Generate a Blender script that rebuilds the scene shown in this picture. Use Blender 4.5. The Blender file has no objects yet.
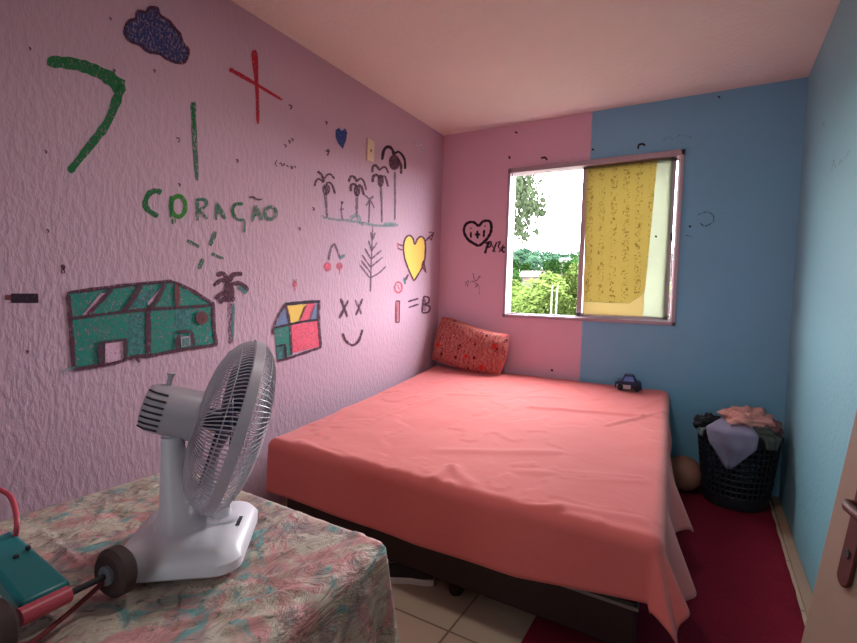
import bpy, bmesh, math, random
import numpy as np
from mathutils import Vector, Matrix, noise
R = random.Random(7)
SC = bpy.context.scene
COL = SC.collection
PI = math.pi

# ------------------------------------------------------------------ camera
W, D, H = 2.28, 4.1, 2.37          # room width, depth, height
F_PX = 481.125
CAM = Vector((1.8888, -3.3716, 1.0986))
_yaw, _pit, _rol = -0.530077, -0.0513546, 0.0316954
FW = Vector((math.sin(_yaw)*math.cos(_pit), math.cos(_yaw)*math.cos(_pit), math.sin(_pit)))
_r = FW.cross(Vector((0, 0, 1))).normalized(); _u = _r.cross(FW)
RT = _r*math.cos(_rol) + _u*math.sin(_rol)
UP = -_r*math.sin(_rol) + _u*math.cos(_rol)
cd = bpy.data.cameras.new('camera'); cam = bpy.data.objects.new('camera', cd); COL.objects.link(cam)
cd.sensor_fit = 'HORIZONTAL'; cd.sensor_width = 36; cd.lens = F_PX/857*36; cd.clip_start = .02; cd.clip_end = 600
cam.matrix_world = Matrix(((RT.x, UP.x, -FW.x, CAM.x), (RT.y, UP.y, -FW.y, CAM.y), (RT.z, UP.z, -FW.z, CAM.z), (0, 0, 0, 1)))
SC.camera = cam

def at(u, v, ax, val):
    """point of the plane coordinate[ax]=val seen at photo pixel u,v"""
    d = FW + RT*((u-428.5)/F_PX) - UP*((v-321.5)/F_PX)
    return CAM + d*((val-CAM[ax])/d[ax])

# ------------------------------------------------------------------ light
SKY = 13.5
EXPO = 1.78
SC.view_settings.view_transform = 'Standard'
SC.view_settings.look = 'None'
SC.view_settings.gamma = 1
SC.view_settings.use_curve_mapping = False
SC.view_settings.exposure = EXPO
w = bpy.data.worlds.new('sky'); SC.world = w; w.use_nodes = True
nt = w.node_tree; nt.nodes.clear()
out = nt.nodes.new('ShaderNodeOutputWorld'); bg = nt.nodes.new('ShaderNodeBackground')
tc = nt.nodes.new('ShaderNodeTexCoord'); nz = nt.nodes.new('ShaderNodeTexNoise'); nz.inputs['Scale'].default_value = 3
rp = nt.nodes.new('ShaderNodeValToRGB')
rp.color_ramp.elements[0].position = .35; rp.color_ramp.elements[0].color = (.80, .88, 1, 1)
rp.color_ramp.elements[1].position = .65; rp.color_ramp.elements[1].color = (1, 1, 1, 1)
nt.links.new(tc.outputs['Generated'], nz.inputs['Vector']); nt.links.new(nz.outputs['Fac'], rp.inputs['Fac'])
nt.links.new(rp.outputs['Color'], bg.inputs['Color']); bg.inputs['Strength'].default_value = SKY
nt.links.new(bg.outputs[0], out.inputs[0])
# window opening as a sampling portal (adds no light of its own)
WX0, WX1, WZ0, WZ1 = .553, 1.70, .967, 2.052
pl = bpy.data.lights.new('window_portal', 'AREA'); pl.shape = 'RECTANGLE'; pl.size = WX1-WX0; pl.size_y = WZ1-WZ0
pl.cycles.is_portal = True
po = bpy.data.objects.new('window_portal', pl); COL.objects.link(po)
po.location = ((WX0+WX1)/2, .16, (WZ0+WZ1)/2); po.rotation_euler = (-PI/2, 0, 0)
# added fill light, no known source, shining through the doorway behind the camera
hl = bpy.data.lights.new('doorway_fill', 'AREA'); hl.shape = 'RECTANGLE'; hl.size = .78; hl.size_y = 2.0; hl.energy = 2.8; hl.color = (.85, .95, 1)
ho = bpy.data.objects.new('doorway_fill', hl); COL.objects.link(ho); ho.location = (1.55, -D-.75, 1.25); ho.rotation_euler = (PI/2, 0, 0)

# added soft fill light below the ceiling near the bed foot, no real lamp
cl_ = bpy.data.lights.new('ceiling_fill', 'AREA'); cl_.shape = 'DISK'; cl_.size = .35; cl_.energy = 2.5; cl_.color = (1, .97, .93)
co_ = bpy.data.objects.new('ceiling_fill', cl_); COL.objects.link(co_); co_.location = (1.35, -2.2, H-.04)

# ------------------------------------------------------------------ materials
def s2l(c):
    return tuple(((x/255)/12.92 if x/255 <= .04045 else ((x/255+.055)/1.055)**2.4) for x in c)
MATS = {}
class NT:
    def __init__(s, name):
        s.m = bpy.data.materials.new(name); s.m.use_nodes = True; s.t = s.m.node_tree; s.n = s.t.nodes
        s.n.clear(); s.o = s.n.new('ShaderNodeOutputMaterial')
        s.b = s.n.new('ShaderNodeBsdfPrincipled'); s.t.links.new(s.b.outputs[0], s.o.inputs[0])
        s.c = s.n.new('ShaderNodeTexCoord')
    def link(s, a, b): s.t.links.new(a, b)
    def new(s, k, **kw):
        n = s.n.new('ShaderNode'+k)
        for a, v in kw.items():
            if a in n.inputs: n.inputs[a].default_value = v
            else: setattr(n, a, v)
        return n
    def noise(s, scale, detail=3, rough=.5, src='Object', stretch=None, dist=0):
        n = s.new('TexNoise'); n.inputs['Scale'].default_value = scale; n.inputs['Detail'].default_value = detail
        n.inputs['Roughness'].default_value = rough; n.inputs['Distortion'].default_value = dist
        if stretch:
            mp = s.new('Mapping'); mp.inputs['Scale'].default_value = stretch
            s.link(s.c.outputs[src], mp.inputs[0]); s.link(mp.outputs[0], n.inputs['Vector'])
        else: s.link(s.c.outputs[src], n.inputs['Vector'])
        return n.outputs['Fac']
    def ramp(s, fac, stops, interp='LINEAR'):
        r = s.new('ValToRGB'); r.color_ramp.interpolation = interp
        while len(r.color_ramp.elements) < len(stops): r.color_ramp.elements.new(.5)
        for e, (p, c) in zip(r.color_ramp.elements, stops):
            e.position = p; e.color = (*c, 1) if len(c) == 3 else c
        s.link(fac, r.inputs[0]); return r.outputs[0]
    def mix(s, f, a, b, mode='MIX'):
        m = s.new('Mix'); m.data_type = 'RGBA'; m.blend_type = mode
        for k, v in ((0, f), (6, a), (7, b)):
            if hasattr(v, 'links'): s.link(v, m.inputs[k])
            else: m.inputs[k].default_value = v if k == 0 else (*v, 1)
        return m.outputs[2]
    def math(s, op, a, b=None):
        m = s.new('Math'); m.operation = op
        for k, v in ((0, a), (1, b)):
            if v is None: continue
            if hasattr(v, 'links'): s.link(v, m.inputs[k])
            else: m.inputs[k].default_value = v
        return m.outputs[0]
    def bump(s, h, strength=.3, dist=.005):
        b = s.new('Bump'); b.inputs['Strength'].default_value = strength; b.inputs['Distance'].default_value = dist
        s.link(h, b.inputs['Height']); s.link(b.outputs[0], s.b.inputs['Normal']); return b
    def col(s, c):
        if hasattr(c, 'links'): s.link(c, s.b.inputs['Base Color'])
        else: s.b.inputs['Base Color'].default_value = (*c, 1)
    def rough(s, r, spec=.5):
        s.b.inputs['Roughness'].default_value = r; s.b.inputs['Specular IOR Level'].default_value = spec

def plain(name, rgb, rough=.6, var=.12, scale=20, bump=0, metal=0, spec=.4, bscale=60):
    if name in MATS: return MATS[name]
    k = NT(name); c = s2l(rgb)
    n = k.noise(scale, 4)
    k.col(k.mix(n, tuple(x*(1-var) for x in c), tuple(min(1, x*(1+var)) for x in c)))
    k.rough(rough, spec); k.b.inputs['Metallic'].default_value = metal
    if bump: k.bump(k.noise(bscale, 5), bump, .004)
    MATS[name] = k.m; return k.m

def wall_mat(name, cols, rough=.75, bs=.5, bd=.006, split=None, stretch=(1, 1, .45), scale=55):
    k = NT(name)
    n = k.noise(1.6, 5, .6)
    def two(c): c = s2l(c); return tuple(x*.93 for x in c), tuple(min(1, x*1.06) for x in c)
    a = k.mix(n, *two(cols[0]))
    if split is not None:
        b = k.mix(n, *two(cols[1]))
        sx = k.new('SeparateXYZ'); k.link(k.c.outputs['Object'], sx.inputs[0])
        jit = k.math('MULTIPLY', k.noise(25, 2), .006)
        g = k.math('GREATER_THAN', k.math('ADD', sx.outputs[0], jit), split)
        a = k.mix(g, a, b)
    k.col(a); k.rough(rough, .25)
    h = k.noise(scale, 3, .5, stretch=stretch)
    k.bump(k.ramp(h, [(.38, (0, 0, 0)), (.62, (1, 1, 1))]), bs, bd)
    return k.m
M_WL = wall_mat('mauve_textured_paint', [(196, 160, 175)], bs=.28, bd=.005)
M_WB = wall_mat('pink_and_blue_paint', [(222, 176, 194), (130, 184, 212)], bs=.16, bd=.003, split=1.136, stretch=(1, 1, 1))
M_WR = wall_mat('light_blue_paint', [(126, 176, 186)], bs=.2, bd=.003, stretch=(1, 1, 1), rough=.5)
M_CE = wall_mat('cream_ceiling_paint', [(232, 220, 208)], bs=.35, bd=.005, stretch=(1, 1, 1), scale=40)
M_WF = wall_mat('pale_front_paint', [(150, 132, 140)], bs=.2, bd=.003)

def tile_mat():
    k = NT('beige_floor_tile')
    b = k.new('TexBrick'); b.offset = 0; b.inputs['Scale'].default_value = 1
    b.inputs['Brick Width'].default_value = .4; b.inputs['Row Height'].default_value = .4; b.inputs['Mortar Size'].default_value = .004
    b.inputs['Color1'].default_value = (*s2l((196, 172, 150)), 1); b.inputs['Color2'].default_value = (*s2l((188, 164, 142)), 1)
    b.inputs['Mortar'].default_value = (*s2l((120, 98, 84)), 1)
    k.link(k.c.outputs['Object'], b.inputs['Vector'])
    k.col(k.mix(k.math('MULTIPLY', k.noise(9, 5), .3), b.outputs['Color'], s2l((160, 136, 116)))); k.rough(.35); return k.m
M_TILE = tile_mat()
def rug_mat():
    k = NT('crimson_shag')
    n = k.noise(160, 4, .7); n2 = k.noise(7, 4)
    c = k.mix(n, s2l((128, 24, 46)), s2l((196, 52, 80)))
    k.col(k.mix(k.math('MULTIPLY', n2, .4), c, s2l((112, 20, 40)))); k.rough(.95, .1)
    k.bump(n, 1, .02); return k.m
M_RUG = rug_mat()
def sheet_mat():
    k = NT('coral_bed_sheet')
    n = k.noise(3, 5)
    k.col(k.mix(n, s2l((208, 98, 94)), s2l((218, 112, 106)))); k.rough(.85, .15)
    k.b.inputs['Sheen Weight'].default_value = .25
    h = k.math('ADD', k.math('MULTIPLY', k.noise(600, 2), .08), k.math('MULTIPLY', k.noise(7, 5, .6), 1))
    k.bump(h, .35, .012); return k.m
M_SHEET = sheet_mat()
def floral_mat():
    k = NT('faded_floral_cloth')
    cream = k.mix(k.noise(30, 4), s2l((204, 190, 172)), s2l((178, 160, 144)))
    def blotch(scale, t0, t1, off, colr, base, dist=1.2):
        mp = k.new('Mapping'); mp.inputs['Location'].default_value = off
        k.link(k.c.outputs['Object'], mp.inputs[0])
        n = k.new('TexNoise'); n.inputs['Scale'].default_value = scale; n.inputs['Detail'].default_value = 5
        n.inputs['Distortion'].default_value = dist; n.inputs['Roughness'].default_value = .6
        k.link(mp.outputs[0], n.inputs['Vector'])
        return k.mix(k.ramp(n.outputs['Fac'], [(t0-.02, (0, 0, 0)), (t1+.02, (1, 1, 1))]), base, colr)
    c = blotch(8, .50, .57, (3, 1, 0), s2l((196, 138, 134)), cream)
    c = blotch(9, .54, .60, (0, 5, 2), s2l((156, 134, 132)), c)
    c = blotch(9, .585, .63, (7, 2, 5), s2l((112, 154, 152)), c)
    c = blotch(22, .60, .66, (1, 8, 3), s2l((112, 104, 98)), c, 2.5)
    c = blotch(20, .60, .66, (11, 3, 3), s2l((180, 116, 116)), c, 2)
    k.col(c); k.rough(.6, .35)
    h = k.noise(16, 6, .6, stretch=(1, .35, 1), dist=.7)
    k.bump(h, 1.0, .03); return k.m
M_FLOR = floral_mat()
def pillow_mat():
    k = NT('patterned_pillowcase')
    base = k.mix(k.noise(14, 3), s2l((158, 78, 74)), s2l((178, 98, 90)))
    wv = k.new('TexWave'); wv.inputs['Scale'].default_value = 9; wv.inputs['Distortion'].default_value = 8; wv.inputs['Detail'].default_value = 3
    wv.inputs['Detail Scale'].default_value = 2.5
    k.link(k.c.outputs['Object'], wv.inputs['Vector'])
    c = k.mix(k.ramp(wv.outputs['Fac'], [(0, (1, 1, 1)), (.16, (0, 0, 0))]), base, s2l((120, 40, 48)))
    c = k.mix(k.ramp(k.noise(34, 2, dist=2), [(.48, (0, 0, 0)), (.5, (1, 1, 1)), (.52, (0, 0, 0))]), c, s2l((214, 170, 150)))
    v = k.new('TexVoronoi'); v.inputs['Scale'].default_value = 15; k.link(k.c.outputs['Object'], v.inputs['Vector'])
    c = k.mix(k.ramp(v.outputs['Distance'], [(.16, (1, 1, 1)), (.22, (0, 0, 0))]), c, s2l((84, 26, 34)))
    v = k.new('TexVoronoi'); v.inputs['Scale'].default_value = 8.5; k.link(k.c.outputs['Object'], v.inputs['Vector'])
    c = k.mix(k.ramp(v.outputs['Distance'], [(.16, (1, 1, 1)), (.2, (0, 0, 0))]), c, s2l((190, 50, 46)))
    k.col(c); k.rough(.85, .1); k.bump(k.noise(12, 4), .5, .01); return k.m
M_PIL = pillow_mat()

def translucent(name, rgb, T, pattern=None):
    k = NT(name); k.n.remove(k.b)
    tr = k.new('BsdfTranslucent'); df = k.new('BsdfDiffuse'); mx = k.new('MixShader'); mx.inputs[0].default_value = T
    c = s2l(rgb)
    col = k.mix(k.noise(18, 4), tuple(x*.92 for x in c), c)
    if pattern: col = pattern(k, col)
    for s in (tr, df): k.link(col, s.inputs['Color'])
    k.link(df.outputs[0], mx.inputs[1]); k.link(tr.outputs[0], mx.inputs[2]); k.link(mx.outputs[0], k.o.inputs[0])
    return k.m
def foil_pattern(k, col):
    # columns of small brown curls printed on the yellow cloth
    mp = k.new('Mapping'); mp.inputs['Scale'].default_value = (13, 1, 11)
    mp.inputs['Rotation'].default_value = (0, .035, 0)
    k.link(k.c.outputs['Object'], mp.inputs[0])
    sx = k.new('SeparateXYZ'); k.link(mp.outputs[0], sx.inputs[0])
    fx = k.math('FRACT', sx.outputs[0]); 
    band = k.math('LESS_THAN', k.math('ABSOLUTE', k.math('SUBTRACT', fx, .5)), .27)
    n = k.new('TexNoise'); n.inputs['Scale'].default_value = 48; n.inputs['Detail'].default_value = 2; n.inputs['Distortion'].default_value = 1.5
    k.link(k.c.outputs['Object'], n.inputs['Vector'])
    ink = k.math('MULTIPLY', k.math('GREATER_THAN', n.outputs['Fac'], .585), band)
    ink = k.math('MULTIPLY', ink, .7)
    return k.mix(ink, col, s2l((100, 80, 46)))
M_YEL = translucent('yellow_window_cloth', (156, 140, 98), .62, foil_pattern)
M_CRM = translucent('cream_cloth_hem', (166, 150, 118), .62)
M_FROST = translucent('frosted_glass', (152, 150, 138), .85)
def glass():
    k = NT('clear_glass'); k.n.remove(k.b)
    t = k.new('BsdfTransparent'); t.inputs[0].default_value = (.96, .98, .97, 1)
    g = k.new('BsdfGlossy'); g.inputs['Roughness'].default_value = .02
    m = k.new('MixShader'); m.inputs[0].default_value = .04
    k.link(t.outputs[0], m.inputs[1]); k.link(g.outputs[0], m.inputs[2]); k.link(m.outputs[0], k.o.inputs[0]); return k.m
M_GLASS = glass()
M_ALU = plain('painted_aluminium', (176, 152, 160), .4, .1, 30, .1, .1)
M_ALUL = plain('bare_aluminium', (196, 186, 188), .3, .08, 30, 0, .5)
M_FAN = plain('white_fan_plastic', (232, 226, 232), .35, .03, 8, 0)
M_FAN2 = plain('grey_fan_plastic', (186, 174, 184), .4, .03, 8)
M_BLADE = plain('smoky_blade_plastic', (70, 66, 92), .3, .05, 8)
M_DARK = plain('dark_slot', (48, 40, 46), .7, .1)
M_BROWN = plain('dark_brown_leatherette', (46, 24, 22), .55, .2, 30, .2)
M_PIPE = plain('woven_grey_piping', (128, 110, 104), .7, .1)
M_MATT = plain('mattress_ticking', (150, 120, 112), .8)
M_BASKET = plain('black_plastic_lattice', (40, 40, 46), .5, .15, 20)
M_WOOD = plain('tan_door_veneer', (156, 134, 116), .55, .08, 6, .05)
M_HANDLE = plain('dark_bronze_handle', (84, 40, 34), .55, .1, 20, 0, .4)
M_TILEB = plain('cream_skirting_tile', (168, 138, 116), .45, .06)
M_TBL = plain('worn_table_wood', (120, 84, 60), .6, .15, 12)

# ------------------------------------------------------------------ mesh helpers
class MB:
    def __init__(s): s.v = []; s.f = []; s.mi = []; s.cur = 0
    def add(s, vs, fs):
        o = len(s.v); s.v += [tuple(v) for v in vs]; s.f += [tuple(i+o for i in f) for f in fs]; s.mi += [s.cur]*len(fs); return s
    def box(s, a, b, M=None):
        x0, y0, z0 = a; x1, y1, z1 = b
        vs = [Vector(p) for p in ((x0,y0,z0),(x1,y0,z0),(x1,y1,z0),(x0,y1,z0),(x0,y0,z1),(x1,y0,z1),(x1,y1,z1),(x0,y1,z1))]
        if M: vs = [M@v for v in vs]
        return s.add(vs, [(0,3,2,1),(4,5,6,7),(0,1,5,4),(1,2,6,5),(2,3,7,6),(3,0,4,7)])
    def hexa(s, bot, top):
        return s.add(list(bot)+list(top), [(0,3,2,1),(4,5,6,7),(0,1,5,4),(1,2,6,5),(2,3,7,6),(3,0,4,7)])
    def prism(s, poly, z0, z1, M=None):
        n = len(poly); vs = [Vector((x, y, z0)) for x, y in poly]+[Vector((x, y, z1)) for x, y in poly]
        if M: vs = [M@v for v in vs]
        return s.add(vs, [tuple(range(n))[::-1], tuple(range(n, 2*n))]+[(i, (i+1) % n, n+(i+1) % n, n+i) for i in range(n)])
    def loft(s, rings, cap=True, closed=True):
        n = len(rings[0]); vs = [p for r in rings for p in r]; fs = []
        for k in range(len(rings)-1):
            for i in range(n if closed else n-1):
                j = (i+1) % n; fs.append((k*n+i, k*n+j, (k+1)*n+j, (k+1)*n+i))
        if cap and closed: fs.append(tuple(range(n))[::-1]); fs.append(tuple(range((len(rings)-1)*n, len(rings)*n)))
        return s.add(vs, fs)
    def lathe(s, prof, M=None, n=32, cap=True):
        rings = []
        for r, z in prof:
            ring = [Vector((r*math.cos(2*PI*i/n), r*math.sin(2*PI*i/n), z)) for i in range(n)]
            rings.append([M@p for p in ring] if M else ring)
        return s.loft(rings, cap)
    def tube(s, pts, r, n=6, closed=False):
        pts = [Vector(p) for p in pts]; rings = []; N = len(pts)
        t0 = (pts[1]-pts[0]).normalized(); ref = t0.orthogonal().normalized()
        for i, p in enumerate(pts):
            a = pts[(i-1) % N] if (closed or i > 0) else p; b = pts[(i+1) % N] if (closed or i < N-1) else p
            t = (b-a).normalized(); ref = (ref - t*ref.dot(t)).normalized(); bi = t.cross(ref)
            rr = r[i] if isinstance(r, (list, tuple)) else r
            rings.append([p+(ref*math.cos(2*PI*j/n)+bi*math.sin(2*PI*j/n))*rr for j in range(n)])
        if closed: rings.append(rings[0])
        return s.loft(rings, not closed)
    def ball(s, c, r, M=None, nu=16, nv=10, fn=None):
        rings = []
        for j in range(1, nv):
            th = PI*j/nv; ring = []
            for i in range(nu):
                ph = 2*PI*i/nu; d = Vector((math.sin(th)*math.cos(ph), math.sin(th)*math.sin(ph), math.cos(th)))
                rr = Vector((r, r, r)) if not hasattr(r, '__len__') else Vector(r)
                k = fn(d) if fn else 1
                p = Vector((d.x*rr.x*k, d.y*rr.y*k, d.z*rr.z*k))+Vector(c); ring.append(M@p if M else p)
            rings.append(ring)
        return s.loft(rings)
    def build(s, name, mats, parent=None, smooth=False, bevel=0, label=None, angle=40):
        me = bpy.data.meshes.new(name); me.from_pydata(s.v, [], s.f)
        if not isinstance(mats, (list, tuple)): mats = [mats]
        for m in mats: me.materials.append(m)
        me.polygons.foreach_set('material_index', s.mi)
        bm = bmesh.new(); bm.from_mesh(me); bmesh.ops.recalc_face_normals(bm, faces=bm.faces); bm.to_mesh(me); bm.free()
        if smooth:
            me.polygons.foreach_set('use_smooth', [True]*len(me.polygons))
            me.set_sharp_from_angle(angle=math.radians(angle))
        o = bpy.data.objects.new(name, me); COL.objects.link(o)
        if parent:
            o.parent = parent; o.matrix_parent_inverse = parent.matrix_world.inverted()
        if bevel:
            b = o.modifiers.new('bevel', 'BEVEL'); b.width = bevel; b.segments = 3; b.limit_method = 'ANGLE'
            me.polygons.foreach_set('use_smooth', [True]*len(me.polygons)); me.set_sharp_from_angle(angle=math.radians(60))
        if label: o['label'] = label
        return o
def tag(o, label, cat, group=None, kind=None):
    if label: o['label'] = label
    if cat: o['category'] = cat
    if group: o['group'] = group
    if kind: o['kind'] = kind
    return o
def thing(name, label, cat, loc=(0, 0, 0), group=None, kind=None):
    o = bpy.data.objects.new(name, None); COL.objects.link(o); o.location = loc
    o.matrix_world = Matrix.Translation(loc); o.empty_display_size = .1
    return tag(o, label, cat, group, kind)
def struct(o, label=None, cat=None): o['kind'] = 'structure'; tag(o, label, cat); return o

# ------------------------------------------------------------------ room shell
T = .15
b = MB().box((-T, -D-T, -.12), (W+T, T, 0)); struct(b.build('floor', M_TILE), 'beige ceramic tile floor of the bedroom', 'floor')
b = MB().box((-T, -D-T, H), (W+T, T, H+.12)); struct(b.build('ceiling', M_CE), 'cream textured bedroom ceiling', 'ceiling')
WALL_L = struct(MB().box((-T, -D-T, 0), (0, T, H)).build('wall_left', M_WL), 'mauve textured wall covered with crayon drawings', 'wall')
b = MB()
b.box((0, 0, 0), (WX0, T, H)); b.box((WX1, 0, 0), (W, T, H)); b.box((WX0, 0, 0), (WX1, T, WZ0)); b.box((WX0, 0, WZ1), (WX1, T, H))
WALL_B = struct(b.build('wall_back', M_WB), 'window wall painted half pink and half blue', 'wall')
WALL_R = struct(MB().box((W, -D-T, 0), (W+T, T, H)).build('wall_right', M_WR), 'light blue wall on the right', 'wall')
struct(MB().box((0, -D-T, 0), (1.15, -D, H)).box((1.95, -D-T, 0), (W, -D, H)).box((1.15, -D-T, 2.08), (1.95, -D, H)).build('wall_front', M_WF), 'plain wall behind the photographer', 'wall')  # doorway opening added to let the fill light in
b = MB(); y0, y1 = -D-1.3, -D-T  # added unseen hallway shell, blocks sky light at the doorway
b.box((.3, y0-.1, 0), (2.7, y0, H)); b.box((.2, y0-.1, 0), (.3, y1, H)); b.box((2.7, y0-.1, 0), (2.8, y1, H)); b.box((.2, y0-.1, H), (2.8, y1, H+.1)); b.box((.2, y0-.1, -.12), (2.8, y1, 0))
b.box((-T, y1, 0), (.3, y1+.02, H)); b.box((W+T, y1, 0), (2.8, y1+.02, H))
struct(b.build('wall_light_block', M_WF), 'added hallway shell keeping sky light out of the doorway', 'wall')
b = MB().box((W-.04, -D, 0), (W, 0, .018)); struct(b.build('baseboard_right', M_TILEB, bevel=.004), 'narrow cream tile strip along the light blue wall', 'baseboard')

# ------------------------------------------------------------------ window
win = thing('window_1', 'aluminium sliding window, left half open on greenery', 'window', (1.12, .03, WZ0), kind='structure')
b = MB(); fw = .022
for x0, x1, z0, z1 in ((WX0, WX0+fw, WZ0, WZ1), (WX1-fw, WX1, WZ0, WZ1), (WX0, WX1, WZ0, WZ0+fw), (WX0, WX1, WZ1-.034, WZ1)):
    b.box((x0, -.012, z0), (x1, .10, z1))
b.build('window_frame', M_ALU, win, bevel=.003)
b = MB()   # bright track lips
b.box((WX0+fw, .02, WZ0+fw), (WX1-fw, .028, WZ0+fw+.010)); b.box((WX0+fw, .058, WZ0+fw), (WX1-fw, .064, WZ0+fw+.010))
b.box((WX1-fw-.006, .02, WZ0+fw), (WX1-fw, .03, WZ1-.034)); b.box((WX0+fw, .02, WZ0+fw), (WX0+fw+.006, .03, WZ1-.034))
b.build('window_track', M_ALUL, win)
MX = 1.095
def sash(x0, x1, y, name, pane, st=.022):
    z0, z1 = WZ0+fw+.006, WZ1-.036
    b = MB(); b.box((x0, y, z0), (x0+st, y+.018, z1)); b.box((x1-st, y, z0), (x1, y+.018, z1))
    b.box((x0, y, z0), (x1, y+.018, z0+st*.8)); b.box((x0, y, z1-st*.5), (x1, y+.018, z1))
    s = b.build(name, M_ALU, win, bevel=.002)
    MB().box((x0+st, y+.007, z0+st*.8), (x1-st, y+.010, z1-st*.5)).build('window_pane', pane, s)
sash(MX-.014, WX1-fw-.024, .034, 'window_sash', M_GLASS, .034)
sash(WX1-fw-.022-.56, WX1-fw-.002, .070, 'window_sash', M_GLASS, .016)
b = MB(); b.box((1.645, .005, 1.50), (1.657, .034, 1.545)); b.build('window_latch', M_DARK, win)

# yellow cloth fixed over the inside of the right pane
def px_xz(u, v, y): p = at(u, v, 1, y); return p.x, p.z
yc = .024
def slab(pts, y, th=.002):
    b = MB(); n = len(pts); fr = [(x, y, z) for x, z in pts]; bk = [(x, y+th, z) for x, z in pts]
    return b.add(fr+bk, [tuple(range(n)), tuple(range(n, 2*n))[::-1]]+[(i, n+i, n+(i+1) % n, (i+1) % n) for i in range(n)])
P = [px_xz(*q, yc) for q in ((658, 158), (674, 155.5), (664.5, 318.5), (643, 316.5), (644.3, 292.3), (645.5, 285), (651, 230), (656, 175))]
fp = slab(P, yc).build('window_film', M_FROST)
tag(fp, 'pale translucent film strip beside the yellow cloth on the window', 'window film')
cl = thing('window_cloth', 'yellow printed cloth hung over the right half of the window', 'curtain', (1.3, yc, 1.0))
P = [px_xz(*q, yc) for q in ((587, 166), (658, 158), (656, 175), (651, 230), (645.5, 285), (644.5, 292), (640, 296), (634, 300), (629, 303.5), (583, 301))]
slab(P, yc).build('cloth_panel', M_YEL, cl)
P = [px_xz(*q, yc) for q in ((583, 301.3), (629, 303.8), (634, 300.3), (640, 296.3), (644.3, 292.3), (643, 316.5), (582.5, 314.5))]
slab(P, yc).build('cloth_hem', M_CRM, cl, label='plain cream lower edge of the yellow cloth')

# ------------------------------------------------------------------ drawings on the walls
def crayon(name, rgb, cover=.5, rough=.7):
    if 'cr_'+name in MATS: return MATS['cr_'+name]
    k = NT(name); k.col(s2l(rgb)); k.rough(rough, .3)
    tr = k.new('BsdfTransparent'); mx = k.new('MixShader')
    n = k.noise(130, 4, .7, stretch=(1, 1, .6))
    a = k.ramp(n, [(cover-.10, (1, 1, 1)), (cover+.12, (0, 0, 0))])
    k.link(a, mx.inputs[0]); k.link(tr.outputs[0], mx.inputs[1]); k.link(k.b.outputs[0], mx.inputs[2]); k.link(mx.outputs[0], k.o.inputs[0])
    k.bump(n, .4, .004)
    MATS['cr_'+name] = k.m; return k.m
CR = {
 'green': crayon('green_crayon', (24, 104, 56), .59), 'green2': crayon('bright_green_crayon', (52, 128, 40), .62),
 'fgreen': crayon('faint_green_crayon', (52, 112, 84), .53), 'teal': crayon('teal_crayon', (26, 132, 116), .56),
 'tealw': crayon('worn_teal_crayon', (70, 128, 128), .55), 'fteal': crayon('faint_teal_crayon', (110, 160, 158), .48),
 'maroon': crayon('maroon_marker', (84, 38, 58), .58), 'black': crayon('black_marker', (44, 16, 36), .7),
 'grey': crayon('grey_marker', (108, 78, 98), .53), 'fgrey': crayon('faint_marker', (104, 60, 88), .48), 'red': crayon('red_crayon', (178, 34, 52), .62),
 'blue': crayon('navy_crayon', (52, 60, 112), .56), 'heartblue': crayon('blue_crayon', (48, 72, 132), .62),
 'yellow': crayon('yellow_crayon', (236, 196, 92), .7), 'pink': crayon('hot_pink_crayon', (232, 92, 116), .62),
 'slate': crayon('slate_blue_crayon', (112, 128, 164), .6), 'brown': crayon('brown_crayon', (112, 52, 60), .6),
 'white': crayon('white_scuff', (226, 208, 220), .5), 'wblue': crayon('pale_scuff', (168, 184, 208), .42), 'rose': crayon('rose_crayon', (206, 84, 104), .52),
 'dblue': crayon('dark_scuff', (44, 66, 104), .48), 'pale': crayon('pale_pink_crayon', (214, 168, 190), .62)}
def smooth_pts(p, n=6):
    if len(p) < 3: 
        return [(p[0][0]+(p[-1][0]-p[0][0])*i/n, p[0][1]+(p[-1][1]-p[0][1])*i/n) for i in range(n+1)]
    out = []
    for i in range(len(p)-1):
        p0 = p[max(i-1, 0)]; p1 = p[i]; p2 = p[i+1]; p3 = p[min(i+2, len(p)-1)]
        for k in range(n):
            t = k/n
            out.append(tuple(.5*((2*p1[j])+(-p0[j]+p2[j])*t+(2*p0[j]-5*p1[j]+4*p2[j]-p3[j])*t*t+(-p0[j]+3*p1[j]-3*p2[j]+p3[j])*t**3) for j in (0, 1)))
    out.append(p[-1]); return out
WALLS = {'L': (0, 0, WALL_L, 1), 'B': (1, 0, WALL_B, -1), 'R': (0, W, WALL_R, -1)}
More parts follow.
